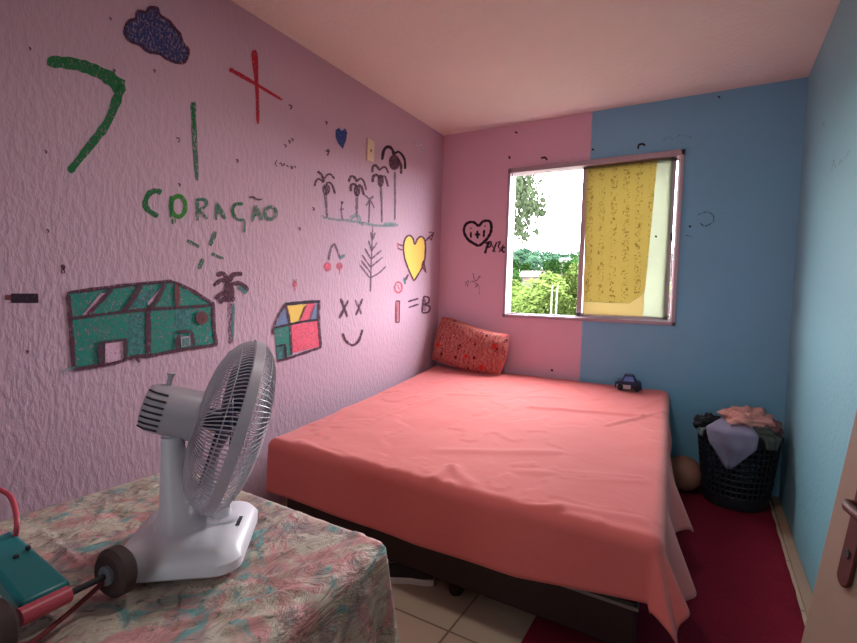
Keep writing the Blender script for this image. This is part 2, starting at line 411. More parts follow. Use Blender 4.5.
def draw(name, label, wall, items, sc=1, org=(0, 0)):
    """crayon marks: ribbons and filled shapes laid on the wall surface"""
    ax, val, par, sg = WALLS[wall]; b = MB(); mats = []; lay = 0
    for it in items:
        m, kind, pts = it[0], it[1], it[2]; wd = it[3] if len(it) > 3 else 2
        pts = [(org[0]+x/sc, org[1]+y/sc) for x, y in pts]
        mat = CR[m]
        if mat not in mats: mats.append(mat)
        b.cur = mats.index(mat); lay += 1; off = sg*(.0008+.00025*lay)
        if kind == 'f':
            vs = []
            for x, y in pts:
                p = at(x, y, ax, val); p[ax] += off; vs.append(p)
            c = sum(vs, Vector())/len(vs); n = len(vs)
            b.add(vs+[c], [(i, (i+1) % n, n) for i in range(n)])
        else:
            if kind == 's': pts = smooth_pts(pts)
            w0, w1 = wd if isinstance(wd, tuple) else (wd, wd)
            if kind == 'l':
                q = []
                for i in range(len(pts)-1):
                    for k in range(4): q.append((pts[i][0]+(pts[i+1][0]-pts[i][0])*k/4, pts[i][1]+(pts[i+1][1]-pts[i][1])*k/4))
                pts = q+[pts[-1]]
            N = len(pts); vs = []
            for i, (x, y) in enumerate(pts):
                xa, ya = pts[max(i-1, 0)]; xb, yb = pts[min(i+1, N-1)]
                l = math.hypot(xb-xa, yb-ya) or 1; nx, ny = -(yb-ya)/l, (xb-xa)/l
                hw = (w0+(w1-w0)*i/max(1, N-1))/2*R.uniform(.82, 1.18)
                if i in (0, N-1): hw *= .6
                for s in (1, -1):
                    p = at(x+nx*hw*s, y+ny*hw*s, ax, val); p[ax] += off; vs.append(p)
            b.add(vs, [(2*i, 2*i+1, 2*i+3, 2*i+2) for i in range(N-1)])
    return b.build(name, mats, par, label=label)
def ell(cx, cy, rx, ry, n=14, a0=0): return [(cx+rx*math.cos(a0+2*PI*i/n), cy+ry*math.sin(a0+2*PI*i/n)) for i in range(n+1)]

draw('number_drawing', 'large green stroke shaped like a seven', 'L', [('green', 's', [(47, 61), (79, 65), (106, 76), (121, 88)], (12, 15)), ('green', 's', [(122, 84), (108, 121), (88, 148), (69, 172)], (10, 8))])
cloud = [(470, 110), (485, 80), (512, 70), (520, 42), (550, 46), (565, 28), (595, 33), (606, 58), (640, 80), (655, 100), (680, 130), (690, 160), (712, 190), (700, 232), (670, 238), (628, 222), (600, 203), (560, 197), (530, 172), (490, 155), (472, 130)]
draw('cloud_drawing', 'dark blue scribbled cloud', 'L', [('blue', 'f', cloud), ('maroon', 's', cloud+[cloud[0]], 9/3.782*1.2)], 3.782)
draw('line_drawing', 'thin green upright stroke', 'L', [('fgreen', 's', [(193, 102), (194, 132), (197, 181)], (6, 4)), ('green', 's', [(193, 103), (194, 130)], (4, 2))])
draw('cross_drawing', 'large red cross', 'L', [('red', 's', [(254, 50), (256.8, 88), (257.8, 124)], (6, 2.5)), ('red', 's', [(229, 69), (249.5, 80.5), (282, 100)], (4.5, 2.5))])
draw('heart_drawing', 'small blue heart', 'L', [('heartblue', 'f', [(430, 485), (443, 476), (452, 488), (466, 478), (474, 495), (470, 520), (457, 556), (440, 535), (430, 510)])], 3.726, (220, 0))
g = 5.356
draw('word_drawing', 'green word on the wall', 'L', [
 ('green', 's', [(168, 120), (135, 112), (100, 130), (80, 180), (100, 218), (150, 248)], (5.5, 5.5)),
 ('green2', 's', ell(258, 195, 38, 55), 4.5), ('green', 'l', [(218, 140), (218, 255)], 3), ('green', 's', [(225, 260), (228, 290)], 1.5), ('green', 's', [(242, 262), (240, 285)], 1.2),
 ('fgreen', 'l', [(360, 272), (358, 155)], 3.6), ('fgreen', 's', [(355, 158), (400, 160), (408, 190), (365, 215)], 3.2), ('fgreen', 'l', [(368, 215), (412, 262)], 3.2),
 ('fgreen', 'l', [(460, 268), (466, 175), (508, 262)], 3.4), ('fgreen', 'l', [(462, 228), (495, 228)], 2.6),
 ('green', 's', [(602, 182), (565, 185), (547, 215), (560, 255)], 3.2), ('fgreen', 's', [(560, 255), (585, 268), (606, 262)], 2.6), ('fgreen', 's', [(606, 262), (612, 290), (610, 335)], 2.4),
 ('fgreen', 'l', [(652, 280), (672, 190), (704, 270)], 3.2), ('fgreen', 'l', [(660, 242), (692, 240)], 2.6), ('maroon', 's', [(638, 150), (655, 144), (680, 158), (706, 158)], 1.6),
 ('fgreen', 's', ell(750, 231, 30, 33), 3.6)], g, (130, 170))
for q in (([(305, 378), (370, 412)], 3.6), ([(458, 330), (428, 405)], 5), ([(435, 448), (500, 475)], 3.2), ([(390, 475), (368, 530)], 4)):
    draw('dash_drawing', 'short faint green dash', 'L', [('fgreen', 's', q[0], q[1])], g, (130, 170))
g = 5.356
draw('house_drawing', 'wide teal house with striped roof', 'L', [
 ('teal', 'f', [(45, 125), (300, 90), (600, 60), (820, 185), (820, 200), (350, 225), (55, 262)]),
 ('teal', 'f', [(55, 262), (470, 212), (470, 455), (205, 500), (70, 532)]),
 ('teal', 'f', [(475, 212), (820, 195), (832, 398), (480, 455)]),
 ('tealw', 'f', [(370, 240), (450, 230), (455, 440), (365, 450)]), ('tealw', 'f', [(615, 215), (700, 205), (705, 300), (620, 310)]),
 ('tealw', 'f', [(420, 130), (520, 95), (480, 180), (390, 205)]),
 ('pale', 'f', [(215, 125), (250, 122), (165, 240), (115, 245)]), ('pale', 's', [(545, 95), (470, 185)], 2.6),
 ('pale', 'f', [(240, 385), (335, 375), (335, 488), (240, 505)]),
 ('maroon', 's', [(40, 125), (60, 350), (72, 535)], 4.6), ('maroon', 's', [(35, 122), (300, 88), (450, 72), (600, 60)], 3.6), ('maroon', 's', [(600, 62), (700, 105), (822, 185)], 3), ('maroon', 's', [(818, 170), (822, 300), (836, 400)], 3.4),
 ('maroon', 's', [(50, 262), (200, 240), (470, 210), (650, 200), (822, 188)], 3), ('maroon', 's', [(468, 205), (470, 330), (472, 465)], 5.4),
 ('maroon', 's', [(275, 100), (220, 160), (140, 245)], 4.4), ('maroon', 's', [(430, 82), (390, 150), (340, 222)], 5), ('maroon', 's', [(560, 72), (520, 150), (480, 208)], 5), ('brown', 's', [(622, 75), (626, 200)], 5),
 ('maroon', 's', [(72, 532), (200, 512), (300, 495), (400, 462), (480, 458), (640, 428), (838, 400)], 3.6), ('maroon', 's', [(400, 470), (425, 490)], 4),
 ('maroon', 'l', [(220, 520), (215, 390)], 7), ('maroon', 'l', [(205, 388), (355, 370)], 3), ('maroon', 'l', [(345, 365), (348, 480)], 4),
 ('maroon', 'l', [(622, 425), (628, 345)], 3.4), ('maroon', 's', [(622, 330), (700, 325)], 3.2), ('maroon', 'l', [(700, 330), (712, 405)], 3.6), ('pale', 'f', [(640, 360), (690, 352), (692, 400), (645, 412)]), ('tealw', 'f', [(645, 365), (688, 358), (688, 400), (648, 408)]),
 ('brown', 'f', ell(755, 255, 34, 36)[:-1]), ('fteal', 's', [(0, 542), (40, 530), (75, 522)], 3)], g, (60, 270))
def palm(items, label, sc, org): return draw('palm_tree_drawing', label, 'L', items, sc, org)
palm([('fgrey', 's', [(26, 385), (28, 440), (30, 515)], 5), ('tealw', 's', [(38, 400), (34, 500)], 3), ('maroon', 's', [(-18, 352), (5, 335), (22, 352)], 4), ('maroon', 's', [(-10, 322), (10, 318), (24, 345)], 4.4),
      ('maroon', 's', [(22, 345), (35, 322), (62, 318)], 5), ('maroon', 's', [(25, 350), (55, 345), (78, 365)], 5), ('tealw', 's', [(50, 355), (75, 372)], 4), ('maroon', 's', [(-14, 388), (10, 370), (28, 372)], 4), ('maroon', 's', [(-4, 398), (20, 385), (40, 392)], 5), ('maroon', 'f', ell(24, 370, 16, 28)[:-1])], 'dark palm tree between the two houses', 2.7957, (220, 160))
g = 7.145; o = (305, 140)
palm([('grey', 's', [(145, 380), (150, 470), (156, 556)], (3.4, 2)), ('maroon', 's', [(88, 225), (118, 250), (135, 300)], 2.4), ('maroon', 's', [(138, 275), (160, 248), (185, 248), (208, 278)], 2), ('maroon', 's', [(66, 330), (80, 288), (105, 280), (130, 305)], 2.2), ('maroon', 's', [(150, 310), (175, 305), (195, 330), (212, 385)], 2.2), ('maroon', 'f', ell(150, 352, 28, 40)[:-1])], 'leftmost palm of the row of drawn palms', g, o)
palm([('grey', 's', [(370, 385), (369, 470), (368, 550)], (3, 2.2)), ('maroon', 's', [(310, 300), (325, 262), (350, 265), (372, 300)], 2.6), ('maroon', 's', [(370, 295), (395, 275), (420, 300), (436, 358)], 2), ('maroon', 's', [(325, 368), (328, 322), (350, 315), (372, 335)], 2.6), ('maroon', 's', [(378, 322), (402, 335), (416, 390)], 2.8), ('maroon', 'f', ell(370, 362, 24, 40)[:-1])], 'second tall palm of the drawn row', g, o)
palm([('grey', 's', [(540, 330), (546, 450), (548, 590)], (2.6, 1.8)), ('maroon', 's', [(480, 232), (484, 190), (505, 183), (532, 215)], 2.6), ('maroon', 's', [(530, 220), (555, 195), (578, 200), (594, 238)], 2), ('maroon', 's', [(482, 302), (486, 262), (510, 250), (535, 275)], 3), ('maroon', 's', [(545, 262), (572, 265), (592, 335)], 2), ('maroon', 'f', ell(538, 292, 24, 46)[:-1])], 'third tall palm of the drawn row', g, o)
palm([('grey', 's', [(640, 225), (642, 400), (640, 575)], (2.6, 1.8)), ('black', 's', [(550, 142), (562, 75), (592, 48), (620, 65), (636, 105)], 3), ('black', 's', [(640, 100), (665, 84), (695, 110), (712, 150), (714, 208)], 2.4), ('maroon', 's', [(655, 130), (682, 170), (686, 242)], 2.6), ('maroon', 'f', ell(636, 160, 40, 56)[:-1])], 'tallest palm at the right end of the drawn row', g, o)
palm([('grey', 's', [(460, 420), (458, 500), (454, 590)], 1.8), ('grey', 's', [(412, 385), (440, 405), (460, 425)], 1.6), ('grey', 's', [(490, 400), (460, 425)], 2.2), ('grey', 's', [(435, 470), (458, 430)], 1.6), ('grey', 's', [(495, 488), (466, 430)], 1.4)], 'small spindly palm in the drawn row', g, o)
palm([('grey', 's', [(265, 438), (258, 500), (268, 572)], 1.8), ('grey', 'f', ell(264, 448, 12, 12)[:-1]), ('grey', 's', [(248, 500), (278, 492)], 1.4)], 'tiny faded palm in the drawn row', g, o)
draw('grass_drawing', 'faint teal ground line below the drawn palms', 'L', [('fteal', 's', [(110, 545), (200, 568), (300, 575), (400, 590), (520, 612), (665, 608)], 2.6), ('fteal', 's', [(320, 560), (370, 540), (395, 590), (420, 600)], 4), ('fteal', 's', [(560, 605), (650, 600)], 4)], g, o)
g = 4.946; o = (310, 220)
draw('cherry_drawing', 'pair of red cherries on a bent stem', 'L', [('rose', 'f', ell(85, 232, 20, 24)[:-1]), ('rose', 'f', ell(145, 228, 17, 18)[:-1]), ('pink', 'f', ell(88, 228, 13, 14)[:-1]), ('rose', 's', [(145, 240), (145, 268)], 1.2), ('grey', 's', [(90, 200), (102, 145), (118, 120), (134, 150), (150, 195)], 2.2), ('tealw', 's', [(145, 190), (172, 172)], 3)], g, o)
draw('pine_tree_drawing', 'thin grey feathery tree', 'L', [('grey', 's', [(310, 30), (302, 220), (298, 355)], (1.2, 1.8))]+[('grey', 's', q, 1.7) for q in ([(298, 290), (245, 222)], [(300, 285), (340, 262), (375, 228)], [(300, 262), (252, 200)], [(300, 235), (256, 172)], [(300, 232), (358, 184)], [(302, 195), (270, 140)], [(303, 192), (352, 150)], [(305, 155), (288, 100)], [(305, 150), (332, 108)], [(308, 100), (300, 60)], [(308, 100), (320, 62)])], g, o)
hrt = [(513, 302), (485, 240), (466, 180), (462, 125), (472, 90), (490, 76), (508, 90), (517, 120), (532, 92), (552, 82), (568, 105), (570, 160), (562, 215), (540, 260)]
draw('arrow_heart_drawing', 'yellow heart pierced by an arrow', 'L', [('yellow', 'f', hrt), ('maroon', 's', hrt+[hrt[0]], 1.7), ('maroon', 's', [(568, 105), (606, 68)], 1.6), ('maroon', 'l', [(586, 60), (610, 62), (598, 100), (586, 84)], 1.4), ('brown', 's', [(430, 118), (458, 128)], 1.4), ('brown', 's', [(432, 140), (458, 150)], 1.4), ('rose', 's', [(432, 112), (436, 142)], 1.4),
  ('brown', 'l', [(560, 200), (572, 262), (552, 225), (560, 200)], 1.4), ('brown', 's', [(485, 268), (468, 300)], 2), ('tealw', 's', [(462, 285), (470, 318)], 2), ('rose', 's', ell(435, 333, 18, 26), 1.8), ('rose', 's', [(430, 320), (440, 345)], 1.4)], g, o)
draw('stick_drawing', 'pink outlined upright bar', 'L', [('brown', 'l', [(424, 402), (442, 400), (440, 505), (424, 506), (424, 402)], 1.5), ('rose', 's', [(432, 405), (431, 500)], 1.6)], g, o)
draw('letter_drawing', 'equals sign and outlined letter B', 'L', [('maroon', 's', [(484, 404), (536, 388)], 1.8), ('maroon', 's', [(487, 433), (537, 416)], 1.8), ('maroon', 'l', [(562, 378), (553, 458)], 2.6), ('maroon', 's', [(562, 378), (586, 384), (584, 408), (562, 418)], 1.8), ('maroon', 's', [(565, 418), (592, 430), (584, 455), (555, 460)], 1.8), ('grey', 'l', [(570, 390), (566, 450)], 1.4)], g, o)
draw('smiley_drawing', 'smiling face with two crosses for eyes', 'L', [('maroon', 's', [(588, 66), (640, 210)], 3), ('maroon', 's', [(648, 80), (578, 220)], 2.6), ('grey', 's', [(703, 76), (750, 188)], 2.4), ('maroon', 's', [(758, 68), (706, 196)], 2.2), ('maroon', 's', [(603, 338), (628, 395), (680, 430), (730, 392), (757, 308)], 2.6)], 7.79, (265, 290))
draw('small_house_drawing', 'small house in red, yellow, teal and blue', 'L', [
 ('slate', 'f', [(148, 130), (190, 265), (75, 290)]), ('yellow', 'f', [(165, 125), (320, 108), (265, 238), (200, 262)]), ('pink', 'f', [(320, 108), (395, 100), (345, 232), (265, 242)]), ('slate', 'f', [(395, 100), (420, 100), (415, 230), (345, 232)]),
 ('teal', 'f', [(70, 300), (190, 275), (208, 505), (92, 548)]), ('pink', 'f', [(203, 272), (415, 238), (425, 440), (212, 490)]), ('tealw', 'f', [(88, 440), (150, 432), (155, 530), (92, 545)]),
 ('black', 's', [(150, 112), (280, 98), (428, 88)], 3.2), ('maroon', 's', [(150, 115), (100, 205), (62, 300), (66, 350)], 2.2), ('maroon', 's', [(155, 115), (185, 230), (205, 505)], 2.6), ('black', 's', [(70, 295), (200, 265), (330, 240), (418, 232)], 2.4), ('maroon', 's', [(420, 90), (415, 230), (432, 448)], 2.8),
 ('maroon', 's', [(92, 552), (180, 530), (300, 490), (435, 445)], 2.6), ('black', 'l', [(85, 440), (152, 425), (158, 535)], 2.2), ('brown', 's', [(315, 120), (268, 235)], 1.4), ('grey', 's', [(385, 115), (345, 230)], 1.4)], 7.79, (265, 290))
draw('strawberry_drawing', 'tiny red strawberry', 'L', [('rose', 'f', ell(294.5, 284, 2.4, 3.5, 8)[:-1]), ('fteal', 's', [(292, 280), (297, 280)], 1.5), ('rose', 's', [(294.5, 286), (295, 291)], 1.2)])
draw('name_drawing', 'small faded handwriting under the small blue heart', 'L', [('maroon', 's', q, 1.1) for q in ([(277, 160.2), (275, 163.5), (277, 166.5)], [(279, 163.8), (281, 163), (282, 166), (284, 163.5), (284.5, 166)], [(286, 166), (287.5, 165.5), (288, 167.5)], [(290.5, 165.5), (291.5, 169), (293, 166)], [(294.5, 166), (295.5, 168)])])
marks = [(29.6, 49), (110, 19), (45.5, 152), (178, 140), (114, 71), (47.6, 231), (63, 268), (290, 107), (326, 123), (327, 153), (237, 161), (289, 142), (292, 140), (285, 146), (179, 185), (154, 71), (299, 229), (313, 209), (27, 352), (328, 151)]
for i, (x, y) in enumerate(marks):
    s = 1.8 if i in (3, 7, 9) else 1.2
    draw('crayon_mark', None, 'L', [('maroon', 's', [(x-s, y-s*1.3), (x+s*.8, y-s*.4), (x, y+s*1.4)], 1.5)])
draw('crayon_mark', None, 'L', [('maroon', 's', ell(63, 267, 1.6, 2), 1.2), ('maroon', 's', ell(63, 271.4, 1.6, 2), 1.2)])
draw('tape_mark', 'dark rectangular patch at the left edge of the wall', 'L', [('black', 'f', [(11, 293.5), (38, 293.5), (38.5, 303), (11, 303)]), ('brown', 'f', [(5, 295), (11, 295), (11, 300), (5, 300)])])
draw('scuff_mark', 'pale scuff near the ceiling corner', 'L', [('white', 's', [(414, 143), (419, 145), (424, 152)], 4)])
draw('scuff_mark', 'small pale scuff', 'L', [('white', 's', [(30, 355), (34, 355)], 1.6)])
g = 6.43; o = (450, 205)
draw('heart_drawing', 'black outlined heart with two letters and a plus inside', 'B', [('black', 's', [(185, 265), (120, 225), (90, 170), (105, 122), (148, 110), (186, 138)], 2.8), ('black', 's', [(186, 138), (215, 105), (258, 108), (265, 165), (235, 222), (185, 265)], 2.8),
  ('black', 'l', [(135, 172), (135, 212)], 2.2), ('black', 's', [(132, 148), (137, 153)], 2), ('black', 'l', [(177, 165), (178, 216)], 2.6), ('black', 'l', [(160, 190), (196, 190)], 2.4), ('black', 'l', [(221, 160), (217, 208)], 2.4), ('black', 's', [(223, 133), (228, 138)], 2)], g, o)
draw('scribble_drawing', 'black scribble beside the window frame', 'B', [('black', 's', [(225, 312), (238, 270), (252, 240)], 2.6), ('black', 's', [(228, 248), (262, 236), (262, 262), (245, 275)], 1.7), ('black', 's', [(276, 302), (292, 262), (300, 240)], 1.7), ('maroon', 's', [(270, 255), (285, 285), (290, 305)], 1.5), ('maroon', 's', [(305, 242), (325, 238), (312, 268), (340, 300)], 1.5), ('maroon', 's', [(315, 305), (345, 255)], 1.4), ('black', 's', ell(348, 288, 10, 16), 1.6)], g, o)
draw('scribble_drawing', 'faint scribble below the black heart', 'B', [('fgrey', 's', q, 1.1) for q in ([(150, 440), (158, 480), (175, 485), (190, 455)], [(185, 460), (200, 462)], [(100, 520), (105, 495), (120, 490), (110, 525)], [(128, 500), (150, 490), (175, 515), (160, 530)], [(175, 505), (190, 540), (188, 575)])], g, o)
for q in ([(541, 158.2), (545, 157.5), (547, 160)], [(638, 149), (639, 145), (643, 144), (645, 146)], [(515, 132), (517.5, 133)], [(592, 149), (594, 150)], [(551, 369.5), (553, 371)], [(718, 96), (720, 98)], [(509, 156), (510, 159)], [(655, 236), (657, 237)], [(689, 226), (691, 227)]):
    draw('dark_mark', None, 'B', [('black', 's', q, 2)])
draw('scuff_mark', 'pale scratches above the window', 'B', [('wblue', 's', [(663, 141), (668, 137), (673, 140)], 1.6), ('wblue', 's', [(676, 137), (683, 135), (692, 138)], 1.6)])
draw('curl_mark', 'faint dark curls on the blue paint', 'B', [('dblue', 's', [(698, 215), (706, 212), (713, 215), (713, 222), (705, 226), (700, 223)], 1.4), ('dblue', 's', [(686, 235), (692, 237)], 1.5)])
draw('scuff_mark', 'pale scratches on the light blue wall', 'R', [('wblue', 's', [(832, 172), (834, 160), (836, 168)], 1.4), ('wblue', 's', [(839, 166), (841, 160), (843, 164)], 1.4), ('wblue', 's', [(846, 158), (850, 150)], 1.6), ('wblue', 's', [(823, 122), (825, 126)], 1.6)])

# ------------------------------------------------------------------ wall plate
p0 = at(366.3, 160, 0, 0); p1 = at(373.4, 141.5, 0, 0)
wp = thing('wall_plate', 'small cream blank socket plate high on the mauve wall', 'outlet', (0, p0.y, p0.z))
MB().box((0.0003, p0.y, p0.z), (.009, p1.y, p1.z)).build('cover_plate', plain('cream_plate', (220, 196, 158), .4), wp, bevel=.002)
cy, cz = (p0.y+p1.y)/2, (p0.z+p1.z)/2
MB().lathe([(.009, .008), (.009, .0105)], Matrix.Translation((0, cy, cz))@Matrix.Rotation(PI/2, 4, 'Y'), 12).build('centre_plug', plain('plug_brown', (150, 110, 80), .5), wp, label='brown centre plug')

# ------------------------------------------------------------------ rug
def rug():
    nx, ny = 60, 110; x0, x1, y0, y1 = 1.42, 2.228, -2.25, -.01
    vs = []; fs = []
    for j in range(ny+1):
        for i in range(nx+1):
            x = x0+(x1-x0)*i/nx; y = y0+(y1-y0)*j/ny
            e = .004*noise.noise(Vector((y*9, 3, 0))) if i == nx else 0
            z = .010+.004*noise.noise(Vector((x*30, y*30, 0)))+.004*noise.noise(Vector((x*5, y*11, 4)))
            vs.append((x+e, y, z if 0 < i < nx and 0 < j < ny else .001))
    for j in range(ny):
        for i in range(nx):
            a = j*(nx+1)+i; fs.append((a, a+1, a+nx+2, a+nx+1))
    o = MB().add(vs, fs).build('rug', M_RUG, smooth=True, angle=180)
    tag(o, 'crimson shaggy rug on the floor between bed and blue wall', 'rug')
rug()

# ------------------------------------------------------------------ draping helper
def drape(name, mat, quad, zf, over, rr, lenf=None, ripple=None, relief=None, na=90, nb=110, nh=14, flare=.0, parent=None, thick=.004):
    """cloth laid over a quad top (BL,BR,FR,FL) hanging over its sides. over=(left,right,front,back)"""
    BL, BR, FR, FL = [Vector((*q, 0)) for q in quad]
    Wd = ((BR-BL).length+(FR-FL).length)/2; Dp = ((BL-FL).length+(BR-FR).length)/2
    oL, oR, oF, oB = over
    def axis(n, L, o0, o1):
        a = [-o0+o0*i/nh for i in range(nh)] if o0 > 0 else []
        a += [L*i/n for i in range(n)]+[L]
        a += [L+o1*(i+1)/nh for i in range(nh)] if o1 > 0 else []
        return a
    A = axis(na, Wd, oL, oR); B = axis(nb, Dp, oF, oB)     # B runs front -> back
    vs = []
    ex = (FR-FL).normalized(); ey = (BL-FL).normalized()
    for bb in B:
        for aa in A:
            a0 = min(max(aa, 0), Wd); b0 = min(max(bb, 0), Dp); s, t = a0/Wd, b0/Dp
            P = (FL*(1-s)+FR*s)*(1-t)+(BL*(1-s)+BR*s)*t
            ea, eb = aa-a0, bb-b0
            if lenf: ea, eb = lenf(ea, eb, s, t)
            z = zf(s, t, P)
            r = math.hypot(ea, eb)
            if r > 1e-6:
                n = (ex*ea+ey*eb).normalized(); ang = min(r/rr, PI/2)
                h = rr*math.sin(ang); dz = rr*(1-math.cos(ang)); rest = max(0, r-rr*PI/2)
                h += rest*flare
                if ripple: h += ripple(s, t, ea, eb, rest)
                P = P+n*h; z -= dz+rest
            if relief:
                k = 1 if r < 1e-6 else max(0, 1-r/.06)
                z += relief(P, s, t)*k
            vs.append((P.x, P.y, z))
    n = len(A); fs = [(j*n+i, j*n+i+1, (j+1)*n+i+1, (j+1)*n+i) for j in range(len(B)-1) for i in range(n-1)]
    o = MB().add(vs, fs).build(name, mat, parent, smooth=True, angle=180)
    so = o.modifiers.new('thickness', 'SOLIDIFY'); so.thickness = thick; so.offset = -1
    return o

# ------------------------------------------------------------------ bed
QB = [(.045, -.05), (1.655, -.05), (1.775, -1.895), (.25, -1.875)]
def zbed(s, t, P=None): return .448+.108*t**1.35
def inset(q, d):
    c = sum((Vector(p) for p in q), Vector((0, 0)))/4
    out = []
    for p in q:
        v = Vector(p)-c; out.append((p[0]-math.copysign(d, v.x), p[1]-math.copysign(d, v.y)))
    return out
bed = thing('bed', 'double box bed on short legs under the coral sheet', 'bed', (.95, -.95, 0))
qb = inset(QB, .03)
MB().hexa([(x, y, .062) for x, y in qb], [(x, y, .215) for x, y in qb]).build('bed_base', M_BROWN, bed, bevel=.008)
def edge_line(q, z, off=0): return [(x, y, z) for x, y in q]
MB().tube([(x, y, .2) for x, y in inset(QB, .026)], .006, 6, True).build('base_piping', M_PIPE, bed, label='ribbed grey piping around the dark base')
ztop = [zbed(0, 1), zbed(0, 1), zbed(0, 0), zbed(0, 0)]
MB().hexa([(x, y, .217) for x, y in qb], [(x, y, z-.02) for (x, y), z in zip(qb, ztop)]).build('mattress', M_MATT, bed, bevel=.02)
for fx, fy in ((.1, .03), (.58, .03), (.93, .05), (.1, .5), (.93, .5), (.1, .95), (.93, .95)):
    BL, BR, FR, FL = [Vector(q) for q in qb]
    p = (FL*(1-fx)+FR*fx)*(1-fy)+(BL*(1-fx)+BR*fx)*fy
    MB().lathe([(.022, 0), (.027, .01), (.03, .062)], Matrix.Translation((p.x, p.y, .015 if p.x > 1.38 else 0))@Matrix.Scale(.047/.062 if p.x > 1.38 else 1, 4, (0, 0, 1)), 16).build('leg', M_BROWN, bed, smooth=True)

def seg(P, a, b):
    d = b-a; t = max(0, min(1, (P-a).dot(d)/d.length_squared)); return (P-(a+d*t)).length, t
def pp(u, v, z): p = at(u, v, 2, z); return Vector((p.x, p.y))
FOLDS = [(pp(416, 487, .455), pp(452, 466, .46), .012, .028), (pp(452, 466, .46), pp(470, 480, .46), .007, .022),
         (pp(318, 433, .46), pp(352, 402, .47), .006, .012), (pp(350, 428, .46), pp(440, 400, .48), .005, .015),
         (pp(530, 408, .5), pp(640, 418, .5), .010, .02), (pp(640, 412, .5), pp(672, 402, .5), .010, .014), (pp(605, 425, .5), pp(672, 414, .5), .010, .014),
         (pp(470, 500, .45), pp(560, 508, .45), .010, .018), (pp(560, 505, .45), pp(640, 520, .45), .008, .03), (pp(300, 440, .455), pp(410, 484, .455), .007, .02),
         (pp(440, 450, .46), pp(560, 452, .47), .006, .03), (pp(520, 470, .46), pp(640, 480, .46), .006, .03), (pp(450, 395, .5), pp(560, 400, .51), .006, .02), (pp(570, 388, .53), pp(650, 398, .53), .006, .018)]
def bed_relief(P, s, t):
    q = Vector((P.x, P.y)); z = 0
    for a, b, h, wd in FOLDS:
        d, tt = seg(q, a, b); z += h*math.exp(-(d/wd)**2)
    z += .008*noise.noise(Vector((P.x*2.2, P.y*2.2, 1)))+.0035*noise.noise(Vector((P.x*9, P.y*6, 5)))
    return z + (.004 if z < 0 else 0)
def bed_len(ea, eb, s, t):
    if ea > 0:      # right hang: short at the head, long with loose corners at the foot
        k = .30+.75*max(0, min(1, (1-t-.12)/.45))-.32*max(0, 1-t/.06)+.18*math.exp(-((t-.40)/.035)**2)+.10*math.exp(-((t-.14)/.06)**2)-.12*math.exp(-((t-.26)/.04)**2)
        ea *= k
    if eb < 0: eb *= float(np.interp(s, [0, .3, .5, .75, .88, 1], [1.0, 1.02, 1.04, 1.0, .90, .80]))
    return ea, eb
def bed_ripple(s, t, ea, eb, rest):
    if eb < 0 and ea > 0:
        th = math.atan2(-eb, ea); return rest*(.34+.20*math.sin(th*4+.4)**2)
    if eb < 0: return rest*.05+rest*.05*noise.noise(Vector((s*6, 2, 0)))
    if ea > 0:
        return rest*(.16+.30*math.exp(-((t-.38)/.05)**2)+.25*math.exp(-((t-.14)/.05)**2)+.15*noise.noise(Vector((t*9, 7, 0))))
    return 0
sh = drape('bed_sheet', M_SHEET, QB, zbed, (.10, .26, .25, .03), .040, bed_len, bed_ripple, bed_relief, 130, 150, 20)
tag(sh, 'coral pink sheet draped over the double bed', 'bed sheet')

# ------------------------------------------------------------------ pillow
def pillow():
    M = Matrix.Translation((.34, -.115, .735))@Matrix.Rotation(math.radians(-3), 4, 'Z')@Matrix.Rotation(math.radians(5), 4, 'Y')@Matrix.Rotation(math.radians(-14), 4, 'X')
    nx, nz = 44, 30; a, c, th = .305, .165, .075; vs = []; fs = []
    for side in (1, -1):
        for j in range(nz+1):
            for i in range(nx+1):
                u = -1+2*i/nx; v = -1+2*j/nz
                k = ((1-abs(u)**2.6)*(1-abs(v)**2.6))
                y = side*th*max(0, k)**.42
                ux = u*(1-.06*(v*v)); vz = v*(1-.05*(u*u))
                sag = .02*math.sin(u*2.2+.6)
                y += .006*noise.noise(Vector((u*5, v*5, side)))*min(1, k*4)
                vs.append(M@Vector((ux*a, y, vz*c*(1-.08*u)-sag)))
    n = (nx+1)*(nz+1)
    for s in (0, 1):
        for j in range(nz):
            for i in range(nx):
                p = s*n+j*(nx+1)+i; fs.append((p, p+1, p+nx+2, p+nx+1) if s else (p, p+nx+1, p+nx+2, p+1))
    b = MB().add(vs, fs)
    root = thing('pillow', 'salmon patterned pillow standing in the left corner of the bed', 'pillow', (.34, -.115, .56))
    o = b.build('pillowcase', M_PIL, root, smooth=True, angle=180)
    rim = []
    for u, v in [(-1+2*i/30, -1) for i in range(30)]+[(1, -1+2*i/20) for i in range(20)]+[(1-2*i/30, 1) for i in range(30)]+[(-1, 1-2*i/20) for i in range(20)]:
        rim.append(M@Vector((u*(1-.06*v*v)*a, 0, v*(1-.05*u*u)*c*(1-.08*u)-.02*math.sin(u*2.2+.6))))
    MB().tube(rim, .004, 6, True).build('piping', plain('pillow_piping', (226, 120, 116), .8), root, smooth=True)
pillow()

